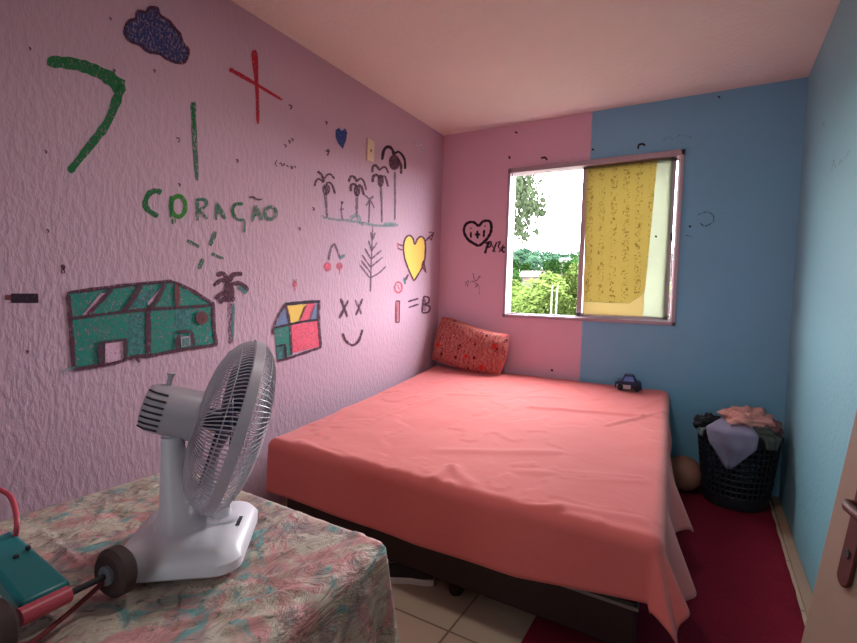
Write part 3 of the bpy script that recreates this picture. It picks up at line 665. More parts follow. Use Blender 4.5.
# ------------------------------------------------------------------ toy car on the bed
def toy_car():
    c = at(628, 391, 1, -.14); z0 = .548
    M = Matrix.Translation((c.x, -.14, z0+.006))@Matrix.Rotation(math.radians(8), 4, 'Z')@Matrix.Scale(1.3, 4)@Matrix.Scale(1.25, 4, (0, 0, 1))
    root = thing('toy_car', 'small dark blue toy car on the far edge of the bed', 'toy', (c.x, -.14, z0))
    mb = plain('navy_toy_plastic', (14, 40, 76), .3); mw = plain('toy_white', (190, 180, 184), .4); mk = plain('toy_black', (24, 22, 28), .5)
    body = [(-.06, .0), (-.06, .022), (-.045, .03), (-.03, .03), (-.018, .052), (.022, .052), (.036, .032), (.056, .026), (.06, .0)]
    b = MB(); b.add([M@Vector((x, y, z+.008)) for y in (-.03, .03) for x, z in body],
          [tuple(range(9)), tuple(range(9, 18))[::-1]]+[(i, 9+i, 9+(i+1) % 9, (i+1) % 9) for i in range(9)])
    b.build('body', mb, root, bevel=.004)
    MB().box((-.052, -.033, .006), (.01, -.029, .022), M).build('side_panel', mw, root, label='white lower side panel')
    b = MB(); b.add([M@Vector(p) for p in ((-.024, -.0315, .036), (.026, -.0315, .036), (.018, -.0315, .055), (-.016, -.0315, .055), (-.024, -.029, .036), (.026, -.029, .036), (.018, -.029, .055), (-.016, -.029, .055))], [(0,1,2,3),(7,6,5,4),(0,4,5,1),(1,5,6,2),(2,6,7,3),(3,7,4,0)])
    b.build('side_window', plain('toy_window', (90, 130, 190), .15), root)
    for x in (-.036, .038):
        for y in (-.036, .028):
            MB().lathe([(.010, 0), (.0135, .001), (.0135, .008), (.010, .009)], M@Matrix.Translation((x, y+.009, .0135))@Matrix.Rotation(PI/2, 4, 'X'), 16).build('wheel', mk, root, smooth=True)
toy_car()

# ------------------------------------------------------------------ table and cloth
TZ = .56
QT = [(.53, -2.52), (1.285, -2.535), (1.335, -3.20), (.53, -3.20)]
tab = thing('table', 'low table hidden under the floral cloth', 'table', (.93, -2.86, 0))
qt = inset(QT, .012)
MB().prism(qt, TZ-.035, TZ-.008).build('tabletop', M_TBL, tab, bevel=.004)
for x, y in inset(QT, .05): MB().box((x-.02, y-.02, 0), (x+.02, y+.02, TZ-.035)).build('leg', M_TBL, tab, bevel=.003)
def tb_relief(P, s, t):
    z = .006*noise.noise(Vector((P.x*6, P.y*14, 3)))+.004*noise.noise(Vector((P.x*22, P.y*9, 8)))
    for a, b, h, wd in TF:
        d, tt = seg(Vector((P.x, P.y)), a, b); z += h*math.exp(-(d/wd)**2)
    return abs(z)
TF = [(pp(195, 480, .56), pp(270, 520, .56), .004, .006), (pp(205, 600, .56), pp(330, 560, .56), .007, .012), (pp(180, 625, .56), pp(300, 590, .56), .008, .012), (pp(260, 560, .56), pp(370, 530, .56), .006, .010),
      (pp(60, 560, .56), pp(110, 500, .56), .004, .006), (pp(255, 545, .56), pp(300, 510, .56), .006, .01), (pp(40, 530, .56), pp(90, 570, .56), .004, .006), (pp(100, 515, .56), pp(170, 480, .56), .003, .005), (pp(230, 630, .56), pp(290, 610, .56), .008, .01)]
def tb_ripple(s, t, ea, eb, rest):
    q = (t*9 if abs(ea) > 0 else s*9)
    return rest*.05+min(1, rest*4)*.014*(1+math.sin(q*4.2+2*noise.noise(Vector((q, 1, 0)))))+(.05*rest if (ea and eb) else 0)
tcl = drape('tablecloth', M_FLOR, QT, lambda s, t, P: TZ-.001, (.30, .46, .46, .42), .022, None, tb_ripple, tb_relief, 110, 110, 24, thick=.003)
tag(tcl, 'wrinkled faded floral cloth over the low table', 'tablecloth')

# ------------------------------------------------------------------ fan
def fan():
    base_c = Vector((.992, -2.775, TZ+.010)); az = math.radians(41)
    MBs = Matrix.Translation(base_c)@Matrix.Rotation(az, 4, 'Z')      # local +x is the front of the base
    root = thing('desk_fan', 'white oscillating desk fan standing on the floral tablecloth', 'fan', base_c)
    def rr(w, d, h, r=.045, n=6):
        out = []
        for cx, cy, a0 in ((d-r, w-r, 0), (-d+r, w-r, 90), (-d+r, -w+r, 180), (d-r, -w+r, 270)):
            for k in range(n+1):
                a = math.radians(a0+90*k/n); out.append(MBs@Vector((cx+r*math.cos(a), cy+r*math.sin(a), h)))
        return out
    b = MB(); b.loft([rr(.124, .108, 0), rr(.131, .114, .006), rr(.131, .114, .024), rr(.120, .104, .040), rr(.10, .084, .048, .04), rr(.07, .06, .052, .03)])
    b.build('base', M_FAN, root, smooth=True, angle=35)
    # neck: tapering, rooted on the rear half of the base
    rings = []
    for z, hw, hd, x in ((.045, .072, .058, -.016), (.06, .055, .045, -.022), (.09, .042, .034, -.028), (.14, .034, .027, -.034), (.20, .029, .022, -.038), (.232, .028, .020, -.040)):
        rings.append([MBs@Vector((x+hd*math.cos(2*PI*i/20), hw*math.sin(2*PI*i/20), z)) for i in range(20)])
    MB().loft(rings).build('neck', M_FAN, root, smooth=True)
    kn = MBs@Matrix.Translation((.052, .012, .049))
    MB().lathe([(.036, 0), (.034, .006), (.020, .009)], kn, 28).build('knob_collar', M_FAN, root, smooth=True)
    k = MB().lathe([(.020, .008), (.019, .022), (.016, .026)], kn, 24); k.box((-.018, -.004, .020), (.018, .004, .032), kn)
    k.build('control_knob', M_FAN, root, smooth=True, label='round speed knob on the base')
    b = MB()
    for i in range(7):
        y = -.020+i*.0062; b.box((.086, y, .0466), (.094, y+(.0042 if i % 2 else .005), .0474), MBs@Matrix.Translation((.0, 0, .000)))
    b.build('logo', plain('logo_ink', (60, 56, 66), .5), root, label='small dark maker lettering')
    # head
    hz = math.radians(54); tilt = math.radians(17)
    Mh = Matrix.Translation((.955, -2.797, TZ+.010+.280))@Matrix.Rotation(hz, 4, 'Z')@Matrix.Rotation(PI/2+tilt, 4, 'Y')   # local +z = blowing direction
    MB().tube([MBs@Vector((-.040, 0, .215)), MBs@Vector((-.040, 0, .255))], [.022, .018], 14).build('neck_joint', M_FAN2, root, smooth=True)
    mo = MB().lathe([(.026, -.055), (.040, -.051), (.047, -.040), (.050, -.02), (.051, .03), (.052, .050), (.044, .056)], Mh, 40).build('motor_housing', M_FAN2, root, smooth=True, angle=50)
    b = MB(); b2 = MB()
    for i in range(7):
        xx = -.036+i*.012
        for sgn in (1,):
            pts = []
            for j in range(8):
                zc = -.051+.036*j/7
                r = np.interp(zc, [-.055, -.051, -.040, -.02], [.026, .040, .047, .050])+.0012
                yy = -math.sqrt(max(1e-6, r*r-xx*xx)); pts.append(Mh@Vector((xx, yy, zc))) if r > abs(xx)+.004 else None
            if len(pts) > 2: b.tube(pts, .0021, 5)
            pts2 = []
            for j in range(8):
                zc = -.051+.036*j/7
                r = np.interp(zc, [-.055, -.051, -.040, -.02], [.026, .040, .047, .050])+.0012
                if r > abs(xx)+.004: pts2.append(Mh@Vector((xx, math.sqrt(r*r-xx*xx), zc)))
            if len(pts2) > 2: b2.tube(pts2, .0021, 5)
    b.build('vent_slots', M_DARK, mo); b2.build('vent_slots', M_DARK, mo)
    MB().tube([Mh@Vector((-.050, 0, -.022)), Mh@Vector((-.066, 0, -.024)), Mh@Vector((-.074, 0, -.025))], [.005, .005, .009], 10).build('oscillation_knob', M_FAN2, root, smooth=True)
    zg = .118; RG = .184; Q = RG/.205
    # outer rim band
    MB().lathe([(RG-.004, zg-.010), (RG, zg-.008), (RG, zg+.010), (RG-.004, zg+.012), (RG-.009, zg+.010), (RG-.009, zg-.008), (RG-.004, zg-.010)], Mh, 72, False).build('grille_rim', M_FAN2, root, smooth=True)
    def wires(prof, n, tw, r=.0011):
        b = MB()
        for i in range(n):
            a = 2*PI*i/n; pts = []
            for q, (rad, z) in enumerate(prof):
                aa = a+tw*(1-rad/RG); pts.append(Mh@Vector((rad*math.cos(aa), rad*math.sin(aa), z)))
            b.tube(pts, r, 4)
        return b
    SQ = lambda L: [(a*Q, zg+(z-zg)*.92) for a, z in L]
    rear = [(.050, zg-.075), (.08, zg-.074), (.12, zg-.068), (.16, zg-.055), (.185, zg-.036), (.198, zg-.018), (.2, zg-.006)]
    front = [(.035, zg+.068), (.08, zg+.066), (.12, zg+.060), (.155, zg+.050), (.182, zg+.036), (.198, zg+.018), (.201, zg+.008)]
    rear = SQ(rear); front = SQ(front)
    rg = wires(rear, 130, .25, .0014)
    for rad, z in SQ(((.12, zg-.066), (.185, zg-.034))): rg.tube([Mh@Vector((rad*math.cos(2*PI*i/60), rad*math.sin(2*PI*i/60), z)) for i in range(60)], .0016, 4, True)
    rg.lathe([(.043, zg-.071), (.058, zg-.071), (.058, zg-.065), (.043, zg-.065), (.043, zg-.071)], Mh, 36, False)
    rg.build('rear_grille', M_FAN2, root, smooth=True, angle=50)
    fg = wires(front, 96, -.35)
    for rad, z in SQ(((.12, zg+.058), (.18, zg+.035))): fg.tube([Mh@Vector((rad*math.cos(2*PI*i/60), rad*math.sin(2*PI*i/60), z)) for i in range(60)], .0016, 4, True)
    fg.lathe([(.002, zg+.065), (.036, zg+.065), (.038, zg+.060), (.002, zg+.059)], Mh, 30)
    fg.build('front_grille', M_FAN, root, smooth=True, angle=50)
    MB().lathe([(.022, .060), (.024, .105), (.018, .128), (.006, .132)], Mh, 24).build('blade_hub', M_BLADE, root, smooth=True)
    for k in range(3):
        vs = []; nr, na = 10, 14
        for i in range(nr+1):
            r = .022+(.158-.022)*i/nr
            sp = .45+.65*math.sin(PI*min(1, (i/nr)*.75+.12))
            for j in range(na+1):
                f = j/na-.5; a = 2*PI*k/3+.35+f*2*sp*.72+.25*(i/nr)
                vs.append(Mh@Vector((r*math.cos(a), r*math.sin(a), zg-.006+f*.042)))
        fs = [(i*(na+1)+j, i*(na+1)+j+1, (i+1)*(na+1)+j+1, (i+1)*(na+1)+j) for i in range(nr) for j in range(na)]
        o = MB().add(vs, fs).build('blade', M_BLADE, root, smooth=True, angle=180)
        so = o.modifiers.new('thickness', 'SOLIDIFY'); so.thickness = .002
fan()

# ------------------------------------------------------------------ toy tricycle lying on the table
def curve3(p, n=6):
    out = []
    for i in range(len(p)-1):
        a, b, c, d = p[max(i-1, 0)], p[i], p[i+1], p[min(i+2, len(p)-1)]
        for k in range(n):
            t = k/n; out.append(.5*(2*b+(c-a)*t+(2*a-5*b+4*c-d)*t*t+(-a+3*b-3*c+d)*t**3))
    return out+[p[-1]]
def toy_trike():
    z = TZ+.008
    a = Vector((1.035, -2.945, z+.045)); b2 = Vector((1.055, -3.115, z+.05))      # axle ends
    root = thing('toy_cart', 'teal and pink wheeled toy at the left end of the table', 'toy', (1.03, -3.02, z))
    mt = plain('teal_toy_plastic', (30, 118, 122), .35, .08); mp = plain('pink_toy_plastic', (196, 76, 92), .4); mk = plain('brown_toy_wheel', (70, 50, 48), .7)
    d = (b2-a).normalized()
    q = d.to_track_quat('Z', 'Y').to_matrix().to_4x4()
    for c in (a, b2):
        Mw = Matrix.Translation(c-d*.0)@q
        wr = .041
        w_ = MB().lathe([(.018, -.014), (wr-.008, -.016), (wr, -.009), (wr, .009), (wr-.008, .016), (.018, .014)], Mw, 28).build('wheel', mk, root, smooth=True)
        MB().lathe([(.016, -.02), (.016, .02)], Mw, 20).build('hub_cap', plain('toy_grey', (120, 122, 132), .4), w_)
    e1 = a+d*.075; e2 = b2-d*.03; MB().tube([a, e1], .005, 10).build('axle', M_DARK, root, smooth=True)
    MB().tube([e1, e2], .013, 14).build('axle_cover', mp, root, smooth=True)
    # teal body rising behind the axle toward the wall
    def P(u, v, zz): p = at(u, v, 2, zz); return p
    top = [P(-25, 545, z+.085), P(12, 528, z+.085), P(72, 580, z+.055), P(20, 604, z+.055)]
    bot = [p-Vector((0, 0, .035)) for p in top]
    MB().hexa(bot, top).build('body', mt, root, bevel=.008)
    bo = MB()
    n0 = (top[0]+top[1])/2
    for p in (P(16, 557, z+.0735), P(28, 548, z+.0785)): bo.ball(p, .0045, None, 8, 6)
    bo.build('screws', M_DARK, root)
    MB().tube(curve3([P(15, 538, z+.075), P(17, 525, z+.10), P(15, 508, z+.12), P(9, 495, z+.135), P(-4, 488, z+.14)]), .0045, 10).build('handle', mp, root, smooth=True)
    MB().tube([a, P(70, 612, z+.012), P(30, 645, z+.012)], .004, 8).build('tow_bar', plain('toy_maroon', (120, 40, 48), .5), root, smooth=True)
toy_trike()

# ------------------------------------------------------------------ laundry basket
BC = Vector((2.055, -.215, .012))
def basket():
    root = thing('laundry_basket', 'black lattice plastic laundry basket in the far right corner', 'basket', BC)
    h = .40; n = 40
    def rad(z): return .152+(.196-.152)*z/h
    M = Matrix.Translation(BC)
    b = MB().lathe([(.001, 0), (.150, 0), (.153, .004), (rad(.07), .07), (rad(.07)-.004, .07), (.147, .008), (.001, .008)], M, n, False)
    b.build('bottom_shell', M_BASKET, root, smooth=True)
    b = MB()
    for i in range(n):
        a = 2*PI*i/n; b.tube([BC+Vector((rad(z)*math.cos(a), rad(z)*math.sin(a), z)) for z in (.06, .2, h-.03)], .0058, 5)
    for z in [.07+.032*k for k in range(10)]:
        r = rad(z); b.tube([BC+Vector((r*math.cos(2*PI*i/n), r*math.sin(2*PI*i/n), z)) for i in range(n)], .0055, 5, True)
    b.build('lattice_wall', M_BASKET, root, smooth=True)
    MB().lathe([(rad(h)-.004, h-.035), (rad(h)+.006, h-.03), (rad(h)+.010, h-.008), (rad(h)+.002, h), (rad(h)-.008, h-.006), (rad(h)-.006, h-.035), (rad(h)-.004, h-.035)], M, 48, False).build('rim', M_BASKET, root, smooth=True)
    hp = []
    for i in range(11):
        a = math.radians(150+40*i/10); k = math.sin(PI*i/10)
        hp.append(BC+Vector(((rad(h)+.004+.012*k)*math.cos(a), (rad(h)+.004)*math.sin(a), h+.05*k)))
    MB().tube(hp, .006, 8).build('handle', plain('basket_handle', (120, 118, 118), .4), root, smooth=True, label='grey handle loop')
basket()
def garment(name, label, c, rad, mat, seed, amp=.35, freq=4, rot=0, tiltx=0, cat='clothing'):
    b = MB(); M = Matrix.Translation(c)@Matrix.Rotation(rot, 4, 'Z')@Matrix.Rotation(tiltx, 4, 'X')
    def fn(d):
        n1 = noise.noise(Vector((d.x*freq*.5, d.y*freq*.5, d.z*freq*.5+seed)))
        n2 = 1-abs(noise.noise(Vector((d.x*freq+seed, d.y*freq, d.z*freq))))*2
        return 1+amp*n1+amp*.45*(n2-.5)
    b.ball((0, 0, 0), rad, M, 56, 36, fn)
    return tag(b.build(name, mat, None, smooth=True, angle=180), label, cat, 'clothes heaped in the laundry basket')
m_black = plain('black_cotton', (24, 22, 28), .9, .2, 12, .4); m_sal = plain('salmon_cotton', (214, 150, 140), .9, .12, 9, .5, bscale=18)
m_lil = plain('lilac_grey_cotton', (140, 132, 156), .85, .15, 20, .4, bscale=20); m_mint = plain('pale_mint_cotton', (118, 134, 130), .85, .1)
m_dgreen = plain('olive_grey_cotton', (88, 90, 84), .9, .2, 14, .4); m_mauve = plain('dusty_rose_cotton', (140, 92, 96), .9, .15, 12, .4, bscale=20)
T3 = lambda x, y, z: BC+Vector((x, y, z))
garment('black_garment', 'black crumpled garment filling the basket below the others', T3(0, .02, .32), (.14, .14, .08), m_black, 1, .22)
garment('black_garment', 'black garment spilling over the left rim of the basket', T3(-.135, -.03, .415), (.085, .10, .06), m_black, 5, .3)
garment('salmon_shirt', 'salmon pink shirt crumpled on top of the laundry', T3(.03, -.055, .485), (.115, .095, .052), m_sal, 9, .42, 4.5, .2, .25)
garment('rose_garment', 'dusty rose garment slumped at the right of the laundry', T3(.125, -.02, .43), (.07, .10, .062), m_mauve, 14, .35)
garment('olive_garment', 'olive grey garment bunched under the salmon shirt', T3(.095, -.125, .43), (.06, .045, .036), m_dgreen, 21, .4, 5)
def hanging(name, label, pts, mat, th=.004, amp=.006):
    """a flap of cloth hanging over the rim: pts rows from top to tip"""
    rows = pts; nx = 12; vs = []; R_ = []
    for k in range(len(rows)-1):
        for q in range(5): R_.append([(Vector(rows[k][e])*(1-q/5)+Vector(rows[k+1][e])*(q/5)) for e in (0, 1)])
    R_.append([Vector(rows[-1][0]), Vector(rows[-1][1])])
    for l, r in R_:
        for i in range(nx+1):
            f = i/nx; p = l*(1-f)+r*f; q = p-BC; q.z = 0; nrm = q.normalized()
            lr, rr_ = (l-BC).xy.length, (r-BC).xy.length; k = lr*(1-f)+rr_*f
            p = Vector((BC.x+nrm.x*k, BC.y+nrm.y*k, p.z))
            vs.append(p+nrm*(amp*math.sin(i/nx*PI*4+p.z*20)+.004))
    fs = [(j*(nx+1)+i, j*(nx+1)+i+1, (j+1)*(nx+1)+i+1, (j+1)*(nx+1)+i) for j in range(len(R_)-1) for i in range(nx)]
    o = MB().add(vs, fs).build(name, mat, None, smooth=True, angle=180)
    s = o.modifiers.new('thickness', 'SOLIDIFY'); s.thickness = th; s.offset = 0
    return tag(o, label, 'clothing', 'clothes heaped in the laundry basket')
def rimp(deg, z, out=.012):
    r = .152+.044*min(z, .4)/.4+out; a = math.radians(deg); return (BC.x+r*math.cos(a), BC.y+r*math.sin(a), BC.z+z)
def inp(deg, z, r): a = math.radians(deg); return (BC.x+r*math.cos(a), BC.y+r*math.sin(a), BC.z+z)
hanging('lilac_cloth', 'lilac grey cloth hanging in a point over the basket front', [(inp(225, .475, .12), inp(290, .47, .12)), (rimp(226, .432, .022), rimp(290, .428, .022)), (rimp(234, .36, .036), rimp(287, .36, .036)), (rimp(254, .235, .030), rimp(262, .235, .030))], m_lil)
hanging('mint_sock', 'pale mint sock lying over the left front rim', [(inp(205, .435, .13), inp(222, .43, .13)), (rimp(204, .412, .016), rimp(220, .408, .016)), (rimp(207, .375, .018), rimp(217, .37, .018))], m_mint, .01, .002)
hanging('olive_sock', 'olive grey sock hanging over the right front rim', [(inp(298, .44, .12), inp(322, .45, .12)), (rimp(298, .41, .018), rimp(324, .415, .018)), (rimp(302, .36, .02), rimp(318, .355, .02))], m_dgreen, .012, .004)
hanging('grey_strap', 'pale grey strap lying across the laundry front', [(inp(262, .455, .10), inp(300, .46, .09)), (inp(262, .44, .15), inp(300, .44, .14))], m_mint, .006, .003)

# ------------------------------------------------------------------ ball
b = MB().ball((0, 0, 0), .10, None, 36, 24)
bo = b.build('toy_ball', plain('tan_rubber', (170, 116, 96), .6, .12, 5), None, smooth=True, angle=180); bo.location = (1.80, -.20, .112)
tag(bo, 'tan rubber ball on the rug between bed and laundry basket', 'ball')

# ------------------------------------------------------------------ shoe under the bed
def shoe():
    c = at(398, 584, 2, 0.0); M = Matrix.Translation((c.x, c.y+.04, 0))@Matrix.Rotation(math.radians(205), 4, 'Z')
    root = thing('sneaker', 'dark sneaker with white sole under the front of the bed', 'shoe', (c.x, c.y+.04, 0))
    prof = [(-.12, .034), (-.09, .040), (-.03, .034), (.03, .040), (.08, .043), (.115, .032), (.128, .012)]
    out = [(x, y) for x, y in prof]+[(x, -y) for x, y in prof[::-1]]
    MB().prism(out, 0, .024, M).build('sole', plain('white_rubber', (214, 204, 200), .6), root, bevel=.004)
    rings = []
    for x, wd, h in ((-.115, .028, .075), (-.08, .034, .082), (-.03, .03, .078), (.02, .034, .062), (.07, .038, .045), (.112, .026, .032)):
        rings.append([M@Vector((x, wd*math.cos(PI*i/12), .022+(h-.022)*math.sin(PI*i/12))) for i in range(13)])
    MB().loft(rings).build('upper', plain('dark_shoe_cloth', (44, 34, 38), .85), root, smooth=True)
shoe()

# ------------------------------------------------------------------ door leaf at the right
def door():
    e_lo = Vector((2.064, -2.30, .0)); hinge = Vector((2.235, -3.10, 0)); ti = .118
    d = (hinge-e_lo); d.z = 0; L = d.length; d.normalize(); up = Vector((ti, 0, 1)).normalized(); nrm = d.cross(up).normalized()
    if nrm.x > 0: nrm = -nrm
    e0 = e_lo - Vector((.062, 0, 0)); e0.z = .01
    M = Matrix((( d.x, nrm.x, up.x, e0.x), (d.y, nrm.y, up.y, e0.y), (d.z, nrm.z, up.z, e0.z), (0, 0, 0, 1)))
    root = thing('door_1', 'tan brown door leaf with dark handle at the right edge of the view', 'door', e0, kind='structure')
    hh = 2.0
    MB().box((0, -.034, 0), (L, 0, hh), M).build('door_leaf', M_WOOD, root, bevel=.003)
    return root, M
droot, DM = door()
def door_handle():
    # plate centred near the free edge
    zc = .755; xc = .085
    pl_ = MB().prism([(xc+.019*math.cos(2*PI*i/24), zc+(.085 if math.sin(2*PI*i/24) > 0 else -.085)+.019*math.sin(2*PI*i/24)) for i in range(24)], 0, .006, DM@Matrix(((1,0,0,0),(0,0,1,0),(0,1,0,0),(0,0,0,1)))).build('handle_plate', M_HANDLE, droot, bevel=.002)
    MB().tube([DM@Vector((xc, .004, zc+.03)), DM@Vector((xc, .022, zc+.03)), DM@Vector((xc+.012, .026, zc+.03)), DM@Vector((xc+.10, .026, zc+.027))], .008, 12).build('door_lever', M_HANDLE, droot, smooth=True)
    MB().lathe([(.007, 0), (.007, .002)], DM@Matrix.Translation((xc, .006, zc-.05))@Matrix.Rotation(-PI/2, 4, 'X'), 12).build('keyhole', M_DARK, droot)
door_handle()

# ------------------------------------------------------------------ outdoors
def terrain_z(y, x=0):
    return float(np.interp(y, [0, 12, 40, 60, 80, 110, 150, 260], [-5, -5, -1.8, 1.4, 4.2, 7.0, 8.0, 5]))+1.0*noise.noise(Vector((x*.03, y*.03, 0)))
m_grass = plain('hillside_grass', (30, 37, 18), .95, .25, .3, 0)
vs = []; nx, ny = 60, 50
for j in range(ny+1):
    for i in range(nx+1):
        x = -140+220*i/nx; y = 1+260*(j/ny)**1.5; vs.append((x, y, terrain_z(y, x)))
gr = MB().add(vs, [(j*(nx+1)+i, j*(nx+1)+i+1, (j+1)*(nx+1)+i+1, (j+1)*(nx+1)+i) for j in range(ny) for i in range(nx)]).build('hillside', m_grass, None, smooth=True, angle=180)
struct(gr, 'green hillside rising beyond the window', 'hill')
def leafmat(name, rgb):
    k = NT(name); c = s2l(rgb)
    oi = k.new('ObjectInfo')
    a = k.mix(k.noise(1.4, 4), tuple(x*.6 for x in c), tuple(min(1, x*1.4) for x in c))
    hs = k.new('HueSaturation'); k.link(a, hs.inputs['Color'])
    k.link(k.math('ADD', k.math('MULTIPLY', oi.outputs['Random'], .5), .75), hs.inputs['Value'])
    k.col(hs.outputs[0]); k.rough(1, 0)
    return k.m
m_leafA = leafmat('bright_green_leaves', (48, 58, 26)); m_leafB = leafmat('mid_green_leaves', (26, 44, 18)); m_leafC = leafmat('haze_tinted_leaves', (38, 56, 42)); m_leafD = leafmat('olive_leaves', (28, 33, 22))  # far leaves: distance haze painted in as a bluish green
m_bark = plain('pale_bark', (60, 55, 46), .9)
def crown(rx, rz, n, s, seed, hz=0, clumps=14):
    r = random.Random(seed); b = MB(); cs = []
    for _ in range(clumps):
        th = r.uniform(0, 2*PI); u = r.uniform(-.8, 1); q = math.sqrt(max(0, 1-u*u))*r.uniform(.4, .85)
        cs.append((Vector((q*math.cos(th)*rx, q*math.sin(th)*rx, u*rz*.7+hz)), r.uniform(.28, .48)))
    for i in range(n):
        c, k = cs[i % clumps]
        d = Vector((r.gauss(0, 1), r.gauss(0, 1), r.gauss(0, 1))).normalized()*r.uniform(.5, 1)**.5
        p = c+Vector((d.x*rx*k, d.y*rx*k, d.z*rz*k))
        a = Vector((r.gauss(0, 1), r.gauss(0, 1), r.gauss(0, .6))).normalized(); bb = a.orthogonal().normalized()
        l = s*r.uniform(.6, 1.4)
        b.add([p-a*l-bb*l*.1, p-bb*l*.45, p+a*l, p+bb*l*.45], [(0, 1, 2, 3)])
    return b
def tree_proto(kind, h, rx, rz, leaf, seed, n=1000, s=.22, label=None, group=None):
    root = thing('tree', label, 'tree', (0, 0, 0), group)
    root.matrix_world = Matrix.Identity(4)
    MB().tube([(0, 0, 0), (.05*h/5, .02, h*.35), (0, .05, h*.7)], [.13, .10, .05], 7).build('trunk', m_bark, root, smooth=True)
    crown(rx, rz, n, s, seed, h-rz).build('crown', leaf, root)
    return root
def copy_tree(o):
    c = o.copy(); COL.objects.link(c)
    for ch in o.children:
        k = ch.copy(); COL.objects.link(k); k.parent = c; k.matrix_parent_inverse = Matrix.Identity(4)
    return c
def place(proto, spots, first=True, label=None):
    for i, (x, y, sc, rz) in enumerate(spots):
        o = proto if i == 0 else copy_tree(proto)
        o.location = (x, y, terrain_z(y, x)-.1); o.rotation_euler = (0, 0, rz); o.scale = (sc, sc, sc)
rt = random.Random(3)
def wx(u, y): # world x at window-direction pixel column u for depth y
    return at(u, 300, 1, y).x
near = tree_proto('n', 5.6, 2.3, 2.2, m_leafA, 11, 3200, .17, 'bright green leafy tree standing nearer beyond the window', 'nearer trees beyond the window')
place(near, [(wx(u, y), y, sc, rt.uniform(0, 6)) for u, y, sc in ((548, 30, 1.08), (578, 32, 1.06), (518, 33, .84), (562, 27, .92), (500, 38, .85), (600, 36, 1.0), (640, 38, 1.0), (470, 34, .9), (430, 38, 1.0), (690, 36, 1.0), (540, 40, .80), (515, 44, .72), (575, 46, .95))])
mid = tree_proto('m', 5.2, 2.6, 2.2, m_leafB, 23, 2600, .2, 'mid green rounded tree halfway up the hillside', 'trees halfway up the hillside')
place(mid, [(wx(u, y), y, sc, rt.uniform(0, 6)) for u, y, sc in ((505, 58, .9), (560, 60, 1.0), (590, 62, 1.1), (518, 72, .9), (575, 74, 1.0), (548, 80, .8), (640, 66, 1.1), (680, 70, 1.1), (470, 66, 1.1), (440, 70, 1.1), (400, 66, 1.2))])
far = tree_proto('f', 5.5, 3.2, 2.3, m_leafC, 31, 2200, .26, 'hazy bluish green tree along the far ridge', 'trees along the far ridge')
place(far, [(wx(u, y), y, sc, rt.uniform(0, 6)) for u, y, sc in ((500, 104, 1.3), (512, 108, 1.15), (524, 112, 1.25), (536, 106, 1.1), (548, 112, 1.05), (558, 108, 1.0), (570, 114, 1.0), (582, 108, 1.1), (600, 112, 1.2), (630, 110, 1.2), (660, 112, 1.2), (480, 110, 1.2), (450, 112, 1.2), (415, 108, 1.2), (506, 92, 1.0), (530, 94, .9), (556, 96, .9), (580, 92, 1.0))])
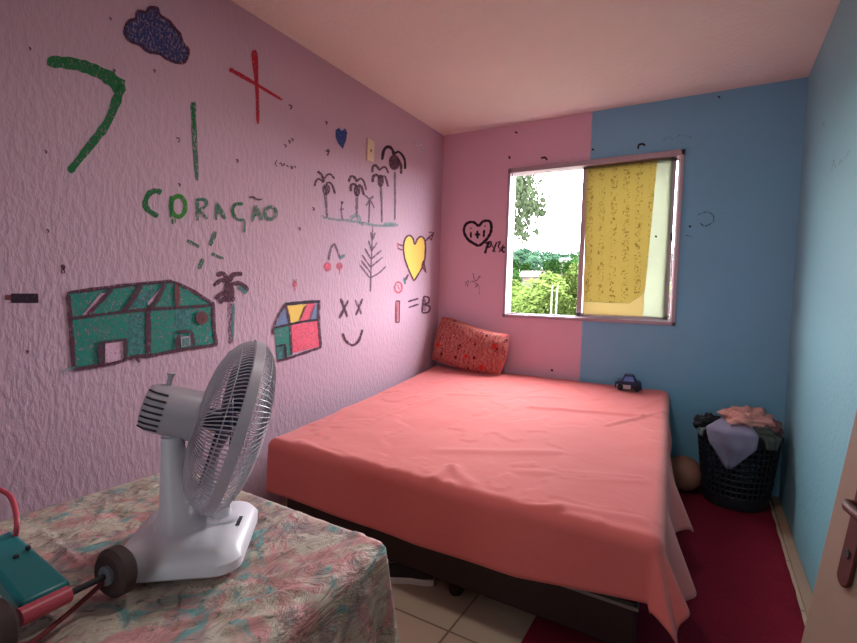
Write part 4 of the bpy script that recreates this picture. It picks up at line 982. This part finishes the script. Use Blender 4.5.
# close olive tree whose branches enter the view at the upper left
nt_ = thing('tree', 'close olive green tree whose branches reach in at the upper left of the window', 'tree', (-3.1, 5.2, -5))
MB().tube([(-3.1, 5.2, -5), (-3.0, 5.3, -1), (-2.7, 5.3, 2.2), (-2.0, 5.2, 3.2), (-1.25, 5.1, 3.4)], [.16, .13, .09, .04, .012], 8).build('trunk', m_bark, nt_, smooth=True)
MB().tube([(-2.7, 5.3, 2.2), (-1.9, 5.2, 2.7), (-1.15, 5.1, 2.55)], [.05, .03, .01], 6).build('branch', m_bark, nt_, smooth=True)
cc = at(508, 196, 1, 5.2)
b = MB()
for (u, v, rad, n) in ((500, 195, .95, 1500), (520, 185, .38, 300), (528, 208, .34, 260), (518, 228, .22, 110), (534, 205, .26, 90), (524, 236, .14, 36), (537, 232, .10, 20), (515, 170, .4, 260), (542, 212, .12, 26)):
    c = at(u, v, 1, 5.2+rt.uniform(-.2, .2))
    for i in range(int(n*1.7)):
        d = Vector((rt.gauss(0, 1), rt.gauss(0, 1), rt.gauss(0, 1))).normalized()*rad*rt.uniform(.1, 1)
        a = Vector((rt.gauss(0, .6), rt.gauss(0, .6), -1)).normalized(); bb = a.orthogonal().normalized(); l = rt.uniform(.035, .07); p = c+d
        b.add([p-a*l, p-bb*l*.35, p+a*l, p+bb*l*.35], [(0, 1, 2, 3)])
b.build('crown', m_leafD, nt_)
# pale slender palm-like trunks in front of the near trees
for u, lab in ((552, 'pale slender trunk standing in the greenery, left of the pair'), (557, 'pale slender trunk standing in the greenery, right of the pair')):
    y = 24; p = at(u, 285, 1, y); g0 = terrain_z(y, p.x)
    o = MB().tube([(p.x, y, g0), (p.x+.02, y, p.z-.4), (p.x+.05, y, p.z)], [.055, .05, .035], 7).build('slender_trunk', plain('pale_trunk', (66, 64, 54), .9), None, smooth=True)
    tag(o, lab, 'tree')
# houses on the hillside
def house(u, v, y, w_, h_, wc, rc, label, extra=0):
    p = at(u, v, 1, y); g0 = terrain_z(y, p.x); p.z = g0
    root = thing('house', label, 'house', (p.x, y, g0)); h_ = h_
    MB().box((p.x-w_/2, y, g0-.6), (p.x+w_/2, y+4, g0+h_)).build('house_wall', wc, root)
    MB().add([(p.x-w_/2-.3, y-.3, g0+h_), (p.x+w_/2+.3, y-.3, g0+h_), (p.x+w_/2+.3, y+4.3, g0+h_), (p.x-w_/2-.3, y+4.3, g0+h_), (p.x-w_/2-.3, y+2, g0+h_+1), (p.x+w_/2+.3, y+2, g0+h_+1)], [(0, 1, 5, 4), (3, 4, 5, 2), (0, 4, 3), (1, 2, 5), (0, 3, 2, 1)]).build('roof', rc, root)
    MB().box((p.x-w_*.28, y-.05, g0+.9), (p.x-w_*.08, y+.02, g0+1.9)).build('house_window', M_DARK, root)
    MB().box((p.x+w_*.15, y-.05, g0-.2), (p.x+w_*.33, y+.02, g0+1.9)).build('house_door', M_DARK, root)
mw = plain('pale_house_wall', (66, 54, 50), .9, .1, .5); mr = plain('clay_roof', (54, 38, 33), .9, .1, .5); mr2 = plain('grey_roof', (50, 49, 48), .9, .1, .5)
house(533, 275, 63, 4.2, 2.4, mw, mr, 'small pinkish house in a clearing on the hillside')
house(571, 262, 88, 4.5, 3.6, mw, mr2, 'small pale house near the ridge beside the window divider')
